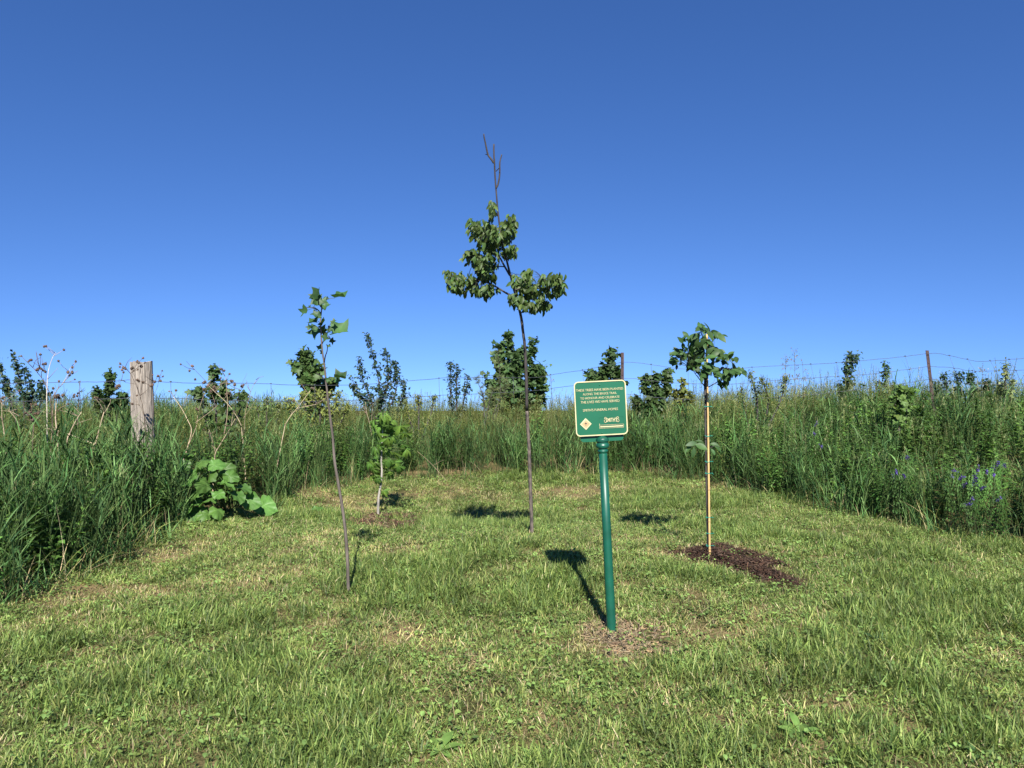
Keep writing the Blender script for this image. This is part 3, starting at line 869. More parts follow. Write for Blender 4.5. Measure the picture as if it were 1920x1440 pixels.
def big_round(mb, col=(.075, .160, .032)):
    """wavy heart-shaped burdock leaf with paler veins and a ruffled rim"""
    nr, na = 7, 40; vs = []; cs = []; fs = []
    ph = U(0, 6); cup = U(-.22, .20); c = jit(col, .18); f1 = random.choice((2, 3)); am = U(.08, .15)
    for i in range(nr + 1):
        r = i / nr
        for k in range(na):
            a = 2 * math.pi * k / na                       # 0 at tip (+Y)
            rad = .5 * (1 - .30 * max(0, math.cos(a - math.pi)) ** 6 + .16 * max(0, math.cos(a)) ** 4) * r * (1 + .03 * math.sin(11 * a + ph) * r)
            x = rad * math.sin(a) * .78; y = .45 + rad * math.cos(a) * 1.05
            vein = max(0, math.cos(5 * a)) ** 8
            z = cup * r * r + am * r * r * math.sin(f1 * a + ph) + .055 * r ** 3 * math.sin(8 * a + ph * 2) + .02 * r ** 3 * math.sin(17 * a) - .3 * max(0, y - .4) ** 2 - .022 * vein * (1 - r * .6)
            vs.append((x, y, z)); cs.append(mixc(c, (c[0] * 1.7, c[1] * 1.4, c[2] * 1.8), vein * .75 * (1 - .5 * r) + (.5 if r < .1 else 0)))
    for i in range(nr):
        for k in range(na):
            k2 = (k + 1) % na; fs.append((i * na + k, i * na + k2, (i + 1) * na + k2, (i + 1) * na + k))
    mb.add(vs, fs, cs)
burdock_leaves = leaf_set(10, big_round, 'burdock')

def trunk_path(pxs, depth, lean=0.0, jitter=.012):
    """trace at one depth; lean brings the top towards the camera"""
    y0 = pxs[0][1]; y1 = min(p[1] for p in pxs)
    out = []
    for i, (x, y) in enumerate(pxs):
        t = (y0 - y) / max(1, y0 - y1)
        out.append(at(x, y, depth - lean * t + (U(-jitter, jitter) if i else 0)))
    return out
def near_pt(paths, p):
    best = None
    for pts in paths:
        for q in pts:
            d = (q - p).length
            if best is None or d < best[0]: best = (d, q)
    return best[1]

# ------------------------------------------------------------------ tall thin tree with the dead top
tb = hit(997, 1003); D2 = tb.y; L2 = .95
tree = thing('young_tree', 'tallest thin young tree with a bare dead top and small clumps of leaves', 'tree', tb)
def P2(x, y): return at(x, y, D2 - L2 * (1003 - y) / 753.0)
tr_px = [(997, 1006), (997, 985), (996, 957), (994, 900), (992, 840), (989, 790), (988, 770), (987, 712), (984, 650), (981, 625), (978, 600), (972, 572), (965, 547), (960, 527), (956, 512), (951, 492), (947, 477), (942, 457), (937, 425), (933, 390), (930, 355), (928, 325), (927, 302), (926, 286), (926, 270)]
tp = smooth_path([P2(*p) for p in tr_px], 3)
rad = [(.024 if i < 2 else .0185) - .0145 * (i / (len(tp) - 1)) ** .8 for i in range(len(tp))]
cut = 6 * 3
mb = MB(); tube(mb, tp[:cut + 1], rad[:cut + 1], 9, (.1, .08, .07), wob=.12)
md2 = MB(); tube(md2, tp[cut:], [max(r, .0062) for r in rad[cut:]], 9, (.1, .08, .07), wob=.12); md2.build('leader', M_BARKD, tree, tb)
M_TRUNK2 = solid_mat('grey_brown_bark', (.125, .100, .082), rough=.85, var=.4, scale=40, bump=.6, dark=(.05, .042, .04), stretch=(1, 1, .4))
mb.build('trunk', M_TRUNK2, tree, tb)
br_defs = [([(926, 306), (921, 298), (915, 290), (911, 272), (908, 258), (907, 250)], .0085, .0045), ([(915, 290), (910, 287)], .004, .003),
           ([(930, 353), (934, 345), (937, 325), (937, 305), (940, 292), (941, 289)], .008, .0045), ([(930, 321), (934, 318), (937, 315)], .004, .003),
           ([(956, 516), (946, 500), (938, 485), (930, 473), (920, 458), (912, 446)], .009, .003), ([(963, 557), (948, 549), (935, 541), (918, 532), (895, 526), (868, 524), (840, 516)], .009, .003),
           ([(962, 545), (985, 538), (1005, 540), (1025, 540), (1045, 530), (1052, 520)], .008, .003), ([(968, 562), (985, 560), (1005, 563), (1020, 566)], .006, .002),
           ([(940, 452), (925, 444), (908, 434), (893, 425)], .006, .002), ([(938, 435), (948, 424), (958, 414), (966, 408)], .006, .002),
           ([(944, 470), (955, 468), (968, 463)], .004, .002), ([(933, 405), (927, 398), (922, 390)], .004, .002),
           ([(946, 500), (925, 500), (905, 498), (893, 488)], .005, .002), ([(918, 532), (908, 518), (900, 505)], .004, .002),
           ([(885, 528), (880, 510), (884, 495), (874, 485)], .003, .0015), ([(895, 526), (880, 535), (865, 545)], .004, .002), ([(918, 532), (908, 540), (898, 548)], .004, .002),
           ([(985, 538), (985, 520), (990, 512)], .004, .002), ([(1025, 540), (1020, 525), (1015, 520)], .004, .002)]
bpaths = []
for k, (pxs, r0, r1) in enumerate(br_defs):
    off = U(-.10, .10) if k > 3 else U(-.05, .05)
    pts = [P2(*p) for p in pxs]
    pts = [p + Vector((0, off * i / max(1, len(pts) - 1), 0)) for i, p in enumerate(pts)]
    pts = smooth_path(pts, 3)
    mb = MB(); tube(mb, pts, [r0 + (r1 - r0) * i / (len(pts) - 1) for i in range(len(pts))], 6, (.05, .04, .04), wob=.15)
    mb.build('branch', M_BARKD, tree, tb)
    if k > 3: bpaths.append(pts)
clusters = [(925, 396, 6, 13, 16), (905, 430, 22, 15, 60), (886, 428, 6, 10, 12), (959, 422, 10, 18, 34), (949, 440, 12, 15, 30), (918, 460, 20, 10, 44), (930, 445, 14, 12, 30), (893, 478, 16, 10, 36),
            (954, 470, 16, 5, 20), (906, 495, 15, 12, 44), (925, 492, 10, 8, 18), (912, 515, 18, 9, 36), (850, 518, 20, 8, 30), (860, 535, 18, 12, 44), (885, 525, 12, 8, 20), (905, 545, 20, 8, 40),
            (925, 540, 10, 6, 14), (980, 528, 22, 12, 46), (990, 512, 9, 8, 14), (1000, 545, 24, 10, 50), (1010, 570, 22, 8, 46), (968, 562, 14, 7, 22), (1022, 528, 12, 8, 24), (1042, 524, 14, 6, 26), (1050, 538, 8, 12, 26), (1036, 545, 9, 6, 14),
            (875, 487, 6, 12, 6), (985, 575, 10, 5, 12)]
cand = []
for (cx, cy, rx, ry, nl) in clusters:
    dep = U(-.10, .10)
    tw = MB(); cen = P2(cx, cy) + Vector((0, dep, 0))
    for j in range(int(nl * 2.1)):
        a = U(0, 6.283); r = random.random() ** .6
        p = P2(cx + rx * r * math.cos(a), cy + ry * r * math.sin(a)) + Vector((0, dep + U(-.30, .26), 0))
        d = Vector((U(-.7, .5), U(-.8, .4), -1.0 + U(-.2, .9)))
        n = Vector((U(-.6, .6), -1 + U(-.5, .5), U(0, 1.1)))
        cand.append((p, d, n, U(.042, .072)))
random.shuffle(cand)
for p, d, n, s in cand[:300]: leaf_obj(random.choice(elm_leaves), tree, tb, p, d, n, s)
mb = MB()
for p, d, n, s in cand[300:]: leaf_rows(mb, orient(p, d, n, s), U(.17, .26), rows=4, fold=U(.2, .8), droop=U(.1, .5), col=jit((.070, .118, .028), .4))
o = mb.build('foliage', M_LEAF, tree, tb); o['kind'] = 'stuff'
mb = MB()
for p, d, n, s in cand:
    q = near_pt(bpaths, p)
    if (q - p).length < .16: tube(mb, [q, q.lerp(p, .5) + Vector((0, 0, .008)), p], [.0017, .0014, .001], 3, (.06, .06, .04), cap=False)
mb.build('twigs', M_BARKD, tree, tb)

# ------------------------------------------------------------------ tulip sapling at the left
tb = hit(655, 1114); D1 = tb.y
tree = thing('sapling', 'thin tulip tree sapling with a few large lobed leaves near the top', 'tree', tb)
def P1(x, y): return at(x, y, D1 - .28 * (1114 - y) / 575.0)
tr_px = [(655, 1117), (653, 1100), (652, 1060), (649, 1010), (644, 967), (637, 922), (631, 887), (627, 860), (624, 820), (620, 789), (615, 751), (613, 730), (611, 712), (608, 683), (605, 663), (603, 642), (602, 623), (601, 600), (602, 590), (603, 578), (601, 568)]
tp = smooth_path([P1(*p) for p in tr_px], 3)
mb = MB(); tube(mb, tp, [.0125 - .0095 * (i / (len(tp) - 1)) ** .9 + (.004 if i < 2 else 0) for i in range(len(tp))], 8, (.1, .09, .08), wob=.14)
mb.build('trunk', M_BARK, tree, tb)
brs = [[(608, 680), (612, 668), (617, 660), (620, 652), (622, 648)], [(604, 644), (611, 636), (616, 630), (621, 622), (626, 612)], [(602, 588), (596, 580), (588, 578), (580, 579)], [(602, 575), (597, 566), (594, 558)], [(616, 630), (622, 636)], [(611, 712), (603, 705), (597, 699)]]
bp_ = [tp]
for pxs in brs:
    pts = smooth_path([P1(*p) + Vector((0, -.03 * i, 0)) for i, p in enumerate(pxs)], 3)
    mb = MB(); tube(mb, pts, [.0045 - .0025 * i / (len(pts) - 1) for i in range(len(pts))], 5, (.08, .07, .05))
    mb.build('branch', M_BARKD, tree, tb); bp_.append(pts)
# centre, length in px, direction on the picture (degrees, 0 right / 90 up)
tl = [(592, 556, 26, 115), (600, 552, 24, 95), (598, 565, 22, 100), (606, 572, 18, 60), (610, 566, 16, 20), (568, 584, 18, 205), (577, 575, 6, 170), (638, 554, 26, 25), (613, 560, 7, 40), (597, 590, 14, 150),
      (590, 604, 18, 165), (587, 622, 24, 230), (577, 612, 11, 140), (607, 604, 16, 70), (607, 622, 16, 300), (632, 604, 10, 60), (644, 622, 38, 20), (618, 614, 10, 20), (624, 620, 10, 40), (616, 634, 13, 300), (623, 640, 11, 320),
      (593, 652, 12, 190), (599, 661, 9, 250), (621, 650, 8, 30), (639, 706, 24, 10), (629, 715, 12, 330), (618, 712, 10, 20), (604, 596, 12, 30), (600, 615, 14, 100)]
pet = MB()
for (x, y, s, deg) in tl:
    a = math.radians(deg); dep = U(-.09, .09)
    sz = s / F_PX * D1 * .95
    d = Vector((math.cos(a), U(-.35, .25), math.sin(a))).normalized()
    c = P1(x, y) + Vector((0, dep, 0)); base = c - d * sz * .45
    n = Vector((U(-.8, .8), -.6 + U(-.6, .5), U(.1, 1.0)))
    leaf_obj(random.choice(tulip_leaves), tree, tb, base, d, n, sz)
    q = near_pt(bp_, base); mid = q.lerp(base, .5) + Vector((0, 0, .012))
    tube(pet, [q, mid, base], [.0017, .0014, .0012], 4, (.09, .11, .05))
pet.build('leaf_stalks', M_LEAF, tree, tb)

# ------------------------------------------------------------------ staked tree at the right
tb = hit(1328, 1046); D3 = tb.y
tree = thing('staked_tree', 'young tree with large oval leaves tied to a bamboo stake', 'tree', tb)
def P3(x, y, dy=0): return at(x, y, D3 + dy)
tr_px = [(1327.5, 1049), (1326.5, 1000), (1325.5, 940), (1324, 880), (1323.5, 830), (1323, 790), (1323, 750), (1322.5, 720), (1323.5, 690), (1325, 660), (1326, 640), (1325, 622), (1318, 612)]
tp = smooth_path([P3(*p, .012) for p in tr_px], 3)
mb = MB(); tube(mb, tp, [.0085 + .004 * math.exp(-((i / (len(tp) - 1) - .58) / .12) ** 2) - .006 * max(0, i / (len(tp) - 1) - .6) * 2 for i in range(len(tp))], 7, (.05, .04, .04), wob=.15)
mb.build('trunk', M_BARKD, tree, tb)
brs = [[(1322, 726), (1312, 712), (1303, 700), (1297, 690)], [(1324, 728), (1345, 716), (1355, 704), (1362, 695)], [(1323, 705), (1310, 690), (1290, 676), (1275, 668)], [(1324, 690), (1345, 676), (1362, 668), (1378, 690)],
       [(1325, 665), (1310, 650), (1298, 642), (1283, 636)], [(1325, 650), (1335, 640), (1345, 632)], [(1324, 640), (1316, 628), (1316, 615)], [(1323, 700), (1345, 694), (1362, 690), (1380, 695)], [(1325, 842), (1312, 836), (1302, 838)], [(1326, 842), (1340, 836), (1348, 838)]]
bp_ = [tp[len(tp) // 2:]]
for k, pxs in enumerate(brs):
    off = U(-.16, .16)
    pts = smooth_path([P3(*p, .012 + off * i / (len(pxs) - 1)) for i, p in enumerate(pxs)], 3)
    mb = MB(); tube(mb, pts, [.0045 - .0028 * i / (len(pts) - 1) for i in range(len(pts))], 5, (.06, .05, .04))
    mb.build('branch', M_BARKD, tree, tb); bp_.append(pts)
pet = MB()
lc = [(1316, 613, 8, 9, 6), (1330, 620, 9, 8, 6), (1346, 630, 10, 6, 5), (1283, 632, 10, 8, 8), (1300, 636, 12, 10, 10), (1320, 645, 14, 10, 10), (1265, 662, 11, 9, 10), (1285, 662, 16, 14, 22), (1310, 668, 16, 14, 18), (1270, 680, 12, 10, 10),
      (1300, 685, 14, 8, 10), (1340, 662, 14, 12, 14), (1355, 672, 10, 10, 9), (1330, 690, 10, 14, 10), (1345, 700, 12, 10, 9), (1362, 700, 14, 12, 14), (1378, 695, 12, 7, 9), (1392, 697, 6, 8, 4), (1375, 668, 7, 7, 4), (1358, 718, 10, 6, 6), (1316, 705, 8, 6, 5)]
for (cx, cy, rx, ry, nl) in lc:
    for j in range(int(nl * 1.4)):
        a = U(0, 6.283); r = random.random() ** .6
        x = cx + rx * r * math.cos(a); y = cy + ry * r * math.sin(a)
        s = U(14, 27) * (.75 if x < 1290 else 1.0) / F_PX * D3
        p = P3(x, y, U(-.26, .18))
        q = near_pt(bp_, p)
        d = (p - q) + Vector((U(-.05, .05), U(-.05, .05), U(-.09, .03)))
        n = Vector((U(-.5, .5), -.5 + U(-.5, .4), U(.3, 1.1)))
        base = p - d.normalized() * s * .5
        leaf_obj(random.choice(magn_leaves), tree, tb, base, d, n, s)
        if (q - base).length > .012: tube(pet, [q, q.lerp(base, .5) + Vector((0, 0, .006)), base], [.0017, .0014, .001], 3, (.07, .08, .04), cap=False)
for (x, y, s, deg) in ((1296, 832, 24, 190), (1290, 842, 18, 215), (1300, 850, 20, 255), (1316, 838, 26, 340), (1312, 828, 18, 150), (1342, 834, 20, 350), (1348, 842, 18, 330), (1338, 848, 14, 300), (1330, 836, 14, 20)):
    a = math.radians(deg); s = s / F_PX * D3
    d = Vector((math.cos(a), U(-.5, 0), math.sin(a)))
    c = P3(x, y, U(-.08, .05)); base = c - d.normalized() * s * .5
    leaf_obj(random.choice(magn_leaves), tree, tb, base, d, (U(-.3, .3), -.6, U(.3, .9)), s)
    q = near_pt(bp_[-2:] , base)
    tube(pet, [q, q.lerp(base, .5) + Vector((0, 0, .006)), base], [.0017, .0014, .001], 3, (.07, .08, .04), cap=False)
pet.build('leaf_stalks', M_LEAF, tree, tb)
# bamboo stake with green ties
M_BAMB = solid_mat('bamboo', (.50, .34, .14), rough=.45, var=.18, scale=12, bump=.1, stretch=(3, 3, .6))
M_NODE = solid_mat('bamboo_node', (.34, .21, .09), rough=.6, var=.2, scale=20, bump=.1)
M_TIE = solid_mat('green_plastic_tie', (.02, .22, .15), rough=.35, var=.1, scale=20, bump=0)
sbase = hit(1331, 1047)
stake = thing('bamboo_stake', 'tall straw-coloured bamboo stake with green ties in the dark mulch', 'stake', sbase)
s0 = sbase + Vector((0, -.005, -.12)); s1 = at(1325.3, 626, sbase.y)
mb = MB(); npt = 60; pts = [s0.lerp(s1, i / npt) for i in range(npt + 1)]
nodes = [6, 13, 21, 28, 35, 42, 48, 54]
tube(mb, pts, [(.0096 - .0030 * i / npt) * (1.0) for i in range(npt + 1)], 10, (.6, .4, .2)); mb.build('cane', M_BAMB, stake, sbase)
for k in nodes:
    mb = MB(); c = pts[k]; dv = (s1 - s0).normalized(); r = (.0096 - .0030 * k / npt) * 1.18
    tube(mb, [c - dv * .004, c - dv * .0015, c + dv * .0015, c + dv * .004], [r * .9, r, r, r * .9], 10, (.3, .2, .1)); mb.build('cane_joint', M_NODE, stake, sbase)
for y in (762, 817, 865, 887, 970, 1000, 1023):
    t = (1047 - y) / 421.0
    c = sbase.lerp(s1, t) + Vector((-.006, .006, 0)); mb = MB()
    ph = U(0, 6)
    tube(mb, [c + Vector((.021 * math.cos(a), .018 * math.sin(a), .003 * math.sin(a * 2 + ph))) for a in [2 * math.pi * k / 14 for k in range(15)]], .0030, 5, (0, .2, .15), cap=False)
    e0 = c + Vector((.020, -.008, 0)); tube(mb, [e0, e0 + Vector((.014, -.006, .004)), e0 + Vector((.024, -.004, U(-.015, .006)))], [.003, .0026, .002], 5, (0, .2, .15))
    mb.build('tie', M_TIE, stake, sbase)

# ------------------------------------------------------------------ leafy sapling by the grass edge
tb = hit(709, 968); D4 = tb.y
tree = thing('leafy_sapling', 'short bright green sapling with drooping leaflets in reddish brown mulch', 'tree', tb)
def P4(x, y, dy=0): return at(x, y, D4 + dy)
tr_px = [(709, 971), (709, 950), (710, 932), (713, 914), (715, 900), (716, 882), (715, 865), (716, 840), (717, 815), (718, 790), (719, 778)]
tp = smooth_path([P4(*p) for p in tr_px], 3)
mb = MB(); tube(mb, tp, [.017 - .012 * i / (len(tp) - 1) for i in range(len(tp))], 7, (.2, .18, .15), wob=.15)
M_PALEB = solid_mat('pale_bark', (.27, .25, .215), rough=.85, var=.3, scale=25, bump=.5, stretch=(1, 1, .4))
mb.build('trunk', M_PALEB, tree, tb)
pl = [(715, 778, 22, 100), (705, 788, 24, 170), (728, 784, 24, 20), (735, 795, 26, 340), (722, 795, 24, 290), (698, 800, 22, 200), (690, 792, 20, 190), (745, 808, 28, 310), (728, 812, 28, 270), (752, 818, 26, 290), (712, 815, 24, 240), (702, 825, 26, 250),
      (692, 818, 20, 215), (735, 832, 26, 280), (748, 840, 28, 270), (758, 852, 28, 300), (742, 855, 28, 260), (730, 850, 22, 280), (765, 845, 22, 330), (712, 845, 22, 250), (700, 862, 24, 190), (690, 868, 24, 190), (682, 880, 22, 215), (697, 884, 28, 260), (706, 872, 20, 240),
      (722, 878, 22, 280), (735, 872, 20, 320), (742, 890, 24, 280), (690, 898, 22, 250), (706, 908, 20, 280), (748, 872, 22, 300), (728, 895, 20, 290), (726, 838, 22, 300), (700, 900, 20, 260), (722, 800, 20, 60), (727, 922, 18, 320), (710, 795, 22, 130), (740, 822, 22, 0), (695, 840, 22, 200), (718, 862, 22, 200)]
pet = MB()
for (x, y, s, deg) in [(x_ + U(-7, 7), y_ + U(-6, 6), s_, d_ + U(-25, 25)) for (x_, y_, s_, d_) in pl for _ in range(random.choice((1, 1, 2)))]:
    a = math.radians(deg); dep = U(-.2, .15)
    s = s * U(.9, 1.25) / F_PX * D4
    d = Vector((math.cos(a), U(-.6, .3), math.sin(a) * .8 - .5)).normalized()
    c = P4(x, y, dep); base = c - d * s * .45
    leaf_obj(random.choice(palm_leaves), tree, tb, base, d, (U(-.3, .3), -.55 + U(-.3, .3), U(.4, 1)), s)
    q = near_pt([tp], base + Vector((0, 0, -.03)))
    tube(pet, [q, q.lerp(base, .55) + Vector((0, 0, .015)), base], [.0028, .0022, .0016], 4, (.14, .18, .06), cap=False)
pet.build('leaf_stalks', M_LEAF, tree, tb)

# ------------------------------------------------------------------ burdock
bb = hit(400, 975) + Vector((0, .35, 0)); bb.z = gz(bb.x, bb.y)
bur = thing('burdock_plant', 'burdock plant with big wavy round leaves at the left grass edge', 'plant', bb)
# centre px, length px, direction deg on picture, depth offset, upward-facing share
bl = [(362, 893, 46, 255, .55), (342, 876, 34, 160, .60), (378, 866, 32, 85, .70), (402, 872, 30, 60, .62), (409, 926, 26, 320, .36), (392, 936, 30, 215, .32), (408, 956, 32, 300, .20), (366, 968, 46, 205, .14),
      (350, 938, 32, 200, .30), (424, 908, 34, 330, .42), (442, 928, 34, 345, .30), (468, 938, 38, 350, .22), (494, 948, 44, 345, .13), (338, 897, 32, 190, .45), (386, 905, 36, 260, .45), (420, 880, 30, 35, .55), (355, 850, 26, 110, .72), (332, 922, 30, 200, .32),
      (375, 918, 34, 230, .40), (430, 892, 28, 10, .50), (455, 915, 28, 20, .36), (395, 888, 30, 280, .55), (362, 945, 34, 240, .24), (388, 962, 30, 260, .13)]
def at_height(px, py, h):
    """point on the pixel's ray that is h above the ground"""
    r = ray(px, py); t = 4.0
    while t < 12:
        p = Vector((0, 0, CAM_H)) + r * t
        if p.z < gz(p.x, p.y) + h: return p
        t += .02
    return p
pet = MB()
for (x, y, s, deg, h) in bl:
    a = math.radians(deg); c = at_height(x, y, h)
    c.y = min(max(c.y, bb.y - .55), bb.y + .35); c = at(x, y, c.y)
    s = s * 1.12 / F_PX * c.y
    d = Vector((math.cos(a), math.sin(a) * .7 - .35, U(-.55, .15) + .35 * math.sin(a))).normalized()
    base = c - d * s * .45
    leaf_obj(random.choice(burdock_leaves), bur, bb, base, d, (U(-.6, .6), -.55 + U(-.4, .5), U(.35, .9)), s)
    root = bb + Vector((U(-.06, .06), U(-.06, .06), 0)); root.z = gz(root.x, root.y) - .01
    tube(pet, smooth_path([root, root.lerp(base, .55) + Vector((0, 0, .08)), base], 4), [.008 - .0005 * k for k in range(9)], 6, (.12, .16, .06), cap=False)
pet.build('leaf_stalks', M_LEAF, bur, bb)
o = bpy.data.objects.new('leaf', burdock_leaves[1]); COL.objects.link(o)
pb = hit(592, 962); o.matrix_world = orient(pb + Vector((-.05, -.02, .015)), (.7, .2, .28), (-.3, -.6, .8), .14)
tag(o, 'single pale broad leaf lying on the lawn right of the burdock', 'leaf')
o.name = 'fallen_leaf'
# ------------------------------------------------------------------ young trees and bushes beyond the fence
def far_tree(name, label, stems, depth, leaf, col, width, lsz, dens=1.0, lean=0.0, cat='tree', group='young trees beyond the fence', bark=None, kind='broad'):
    """stems: traced pixel paths from low to tip, width: sideways reach of leaves in px at (bottom, top)"""
    x0 = stems[0][0][0]
    g = at(x0, 730, depth); base = Vector((g.x, depth, gz(g.x, depth)))
    t = thing(name, label, cat, base, group)
    tb_ = MB(); cb = MB(); px2m = depth / F_PX
    for si, st in enumerate(stems):
        off = 0 if si == 0 else U(-.35, .35)
        pts = [at(x, y, depth + off) for x, y in st]
        pts = [base + Vector((U(-.04, .04) * si, 0, -.03))] + pts
        sp = smooth_path(pts, 6)
        n = len(sp)
        tube(tb_, sp, [max(.005, .024 * (1 - i / n)) * (1 if si == 0 else .7) for i in range(n)], 6, (.06, .05, .045), wob=.1)
        L = sum((sp[i + 1] - sp[i]).length for i in range(n - 1))
        first = 2
        cnt = int(23 * dens * L)
        for k in range(cnt):
            f = random.random()
            i = first + int(f * (n - 1 - first)); p = sp[min(i, n - 1)]
            wv = (width[0] + (width[1] * .55 - width[0]) * f ** .8) * px2m * U(.3, 1.6)
            a = U(0, 6.283)
            up = U(.2, 1.0) if kind != 'droop' else U(-.4, .5)
            d = Vector((math.cos(a) + lean, math.sin(a), up)).normalized()
            tip = p + d * wv * (U(.3, 1.0) if random.random() < .78 else U(1.0, 1.9))
            tube(tb_, [p, p.lerp(tip, .5) + Vector((0, 0, .01)), tip], [.005, .0035, .002], 3, (.06, .05, .045), cap=False)
            m = random.randint(3, 7) if kind != 'pine' else 26
            c = jit(col, .25)
            for j in range(m):
                q = p.lerp(tip, .3 + .75 * (j + .5) / m) if kind != 'pine' else p.lerp(tip, U(.1, 1.0))
                if kind == 'pine':
                    dd = (d + rvec(.45)).normalized()
                    blade_dir = q + dd * U(.08, .13)
                    s_ = dd.orthogonal().normalized() * .0022
                    cb.add([q - s_, q + s_, blade_dir], [(0, 1, 2)], jit(c, .15))
                    continue
                q = q + rvec(.03)
                ld = Vector((random.gauss(lean, .7), random.gauss(-.2, .7), random.gauss(-.15, .55)))
                nn = Vector((random.gauss(0, .5), -.4 + random.gauss(0, .5), .8))
                cc = jit(c, .2)
                s = lsz * U(.6, 1.6) * (1 - .3 * f)
                if leaf == 'maple': leaf_fan(cb, orient(q, ld, nn, s), MAPLE, fold=U(-.1, .4), droop=U(0, .5), col=cc)
                else: leaf_rows(cb, orient(q, ld, nn, s), U(.26, .38) if leaf == 'round' else U(.14, .22), rows=2, fold=U(.1, .6), droop=U(0, .5), col=cc)
    tb_.build('trunk', bark or M_BARKD, t, base)
    cb.build('crown', M_LEAF, t, base)
    return t
DK = (.030, .060, .024); BG = (.052, .095, .028); YG = (.145, .170, .040); BL = (.030, .058, .032)
far_tree('poplar_sapling', 'dark leafy poplar sapling at the far left edge of the photo', [[(45, 760), (40, 725), (32, 690), (24, 664)], [(20, 750), (8, 715), (-2, 675)], [(60, 760), (62, 735), (52, 705), (45, 690)], [(75, 760), (80, 740), (74, 715)], [(-30, 760), (-45, 700), (-60, 660)]], 14.5, 'round', BL, (16, 6), .075, 1.5)
far_tree('maple_sapling', 'small green sapling just left of the wooden post', [[(205, 770), (204, 745), (205, 722), (206, 702)], [(190, 770), (185, 748), (182, 730)], [(222, 770), (226, 752), (232, 738)]], 13.0, 'maple', BG, (16, 5), .085, 1.3)
far_tree('shrub', 'leafy shrub among dry stalks right of the wooden post', [[(405, 760), (402, 730), (402, 705), (400, 690)], [(380, 765), (374, 745), (372, 732)], [(425, 765), (422, 740), (418, 715)], [(450, 770), (455, 752), (458, 740)]], 12.2, 'maple', BG, (20, 7), .075, 1.2, cat='shrub')
far_tree('maple_sapling', 'broad leaved maple sapling behind the thin tulip sapling', [[(588, 760), (584, 725), (580, 700), (575, 680), (570, 660)], [(584, 735), (566, 700), (552, 682)], [(584, 735), (596, 705), (600, 690)], [(582, 715), (575, 690), (585, 665)], [(600, 750), (618, 725), (630, 715)]], 15.0, 'maple', (.062, .110, .028), (20, 12), .12, 1.5)
far_tree('poplar_sapling', 'wind-swept poplar sapling right of the thin tulip sapling', [[(712, 770), (712, 730), (705, 690), (695, 650), (687, 624)], [(715, 760), (728, 715), (726, 675), (721, 655)], [(700, 765), (685, 725), (676, 695), (672, 670)], [(730, 765), (745, 720), (742, 690), (738, 678)], [(690, 765), (668, 735), (660, 705)], [(745, 768), (758, 735), (755, 712)]], 17.0, 'round', BL, (17, 6), .080, 1.55)
far_tree('thin_sapling', 'sparse spindly sapling left of the dense bushy tree', [[(856, 750), (856, 725), (857, 700), (856, 684)], [(846, 752), (844, 720), (845, 690), (843, 680)], [(870, 750), (875, 725), (877, 705)]], 16.5, 'round', BL, (11, 4), .065, 1.3)
far_tree('bushy_tree', 'dense bushy dark tree behind the tall thin trunk', [[(965, 760), (960, 720), (958, 680), (955, 650), (953, 625)], [(945, 760), (938, 715), (936, 675), (938, 645)], [(985, 760), (990, 715), (995, 670), (999, 632)], [(975, 760), (975, 700), (976, 655)], [(925, 765), (922, 735), (920, 715)], [(1005, 760), (1010, 725), (1012, 700), (1010, 690)], [(960, 755), (962, 700), (966, 660)]], 18.0, 'maple', (.042, .080, .025), (30, 12), .115, 2.3)
far_tree('pine_sapling', 'pale green young pine with long needles left of the bushy tree', [[(908, 765), (905, 740), (898, 722), (890, 706)], [(915, 765), (922, 740), (926, 728)], [(935, 765), (937, 700), (933, 655)], [(930, 765), (945, 735), (950, 712)]], 16.0, 'pine', (.135, .165, .065), (18, 8), .1, .9, kind='pine')
far_tree('maple_sapling', 'bushy maple sapling just left of the steel post above the sign', [[(1138, 760), (1140, 715), (1143, 680), (1144, 656)], [(1125, 760), (1115, 725), (1106, 700)], [(1150, 760), (1156, 720), (1158, 688)], [(1135, 750), (1128, 710), (1132, 690)]], 16.0, 'maple', (.046, .086, .026), (22, 9), .11, 1.7)
far_tree('maple_sapling', 'low maple sapling between the sign and the staked tree', [[(1232, 760), (1230, 725), (1228, 702)], [(1220, 760), (1212, 730), (1210, 706)], [(1245, 760), (1250, 725), (1252, 696)], [(1200, 765), (1190, 745)]], 14.8, 'maple', BG, (14, 7), .10, 1.3)
far_tree('pale_sapling', 'pale yellow-green sapling close left of the staked tree', [[(1280, 755), (1279, 730), (1277, 708)], [(1270, 760), (1266, 735)], [(1290, 760), (1296, 740)]], 14.5, 'maple', YG, (9, 5), .075, 1.2)
far_tree('leaning_sapling', 'dark wind-bent sapling left of the leaning steel post', [[(1584, 745), (1586, 715), (1584, 690), (1590, 672), (1596, 664)], [(1588, 730), (1592, 695), (1600, 675), (1611, 666)], [(1576, 745), (1572, 720)]], 17.5, 'round', DK, (13, 5), .085, 2.0, lean=.5)
far_tree('cone_sapling', 'small cone-shaped sapling just left of the leaning steel post', [[(1661, 745), (1661, 715), (1660, 695), (1659, 677)], [(1652, 745), (1650, 715)], [(1672, 745), (1675, 716)]], 17.5, 'round', BG, (14, 4), .08, 2.0)
far_tree('thin_sapling', 'narrow pale sapling near the right edge of the photo', [[(1884, 745), (1885, 715), (1886, 690), (1886, 674)], [(1876, 745), (1873, 715)], [(1895, 745), (1898, 712)]], 14.5, 'round', (.13, .165, .06), (9, 4), .06, 1.5)
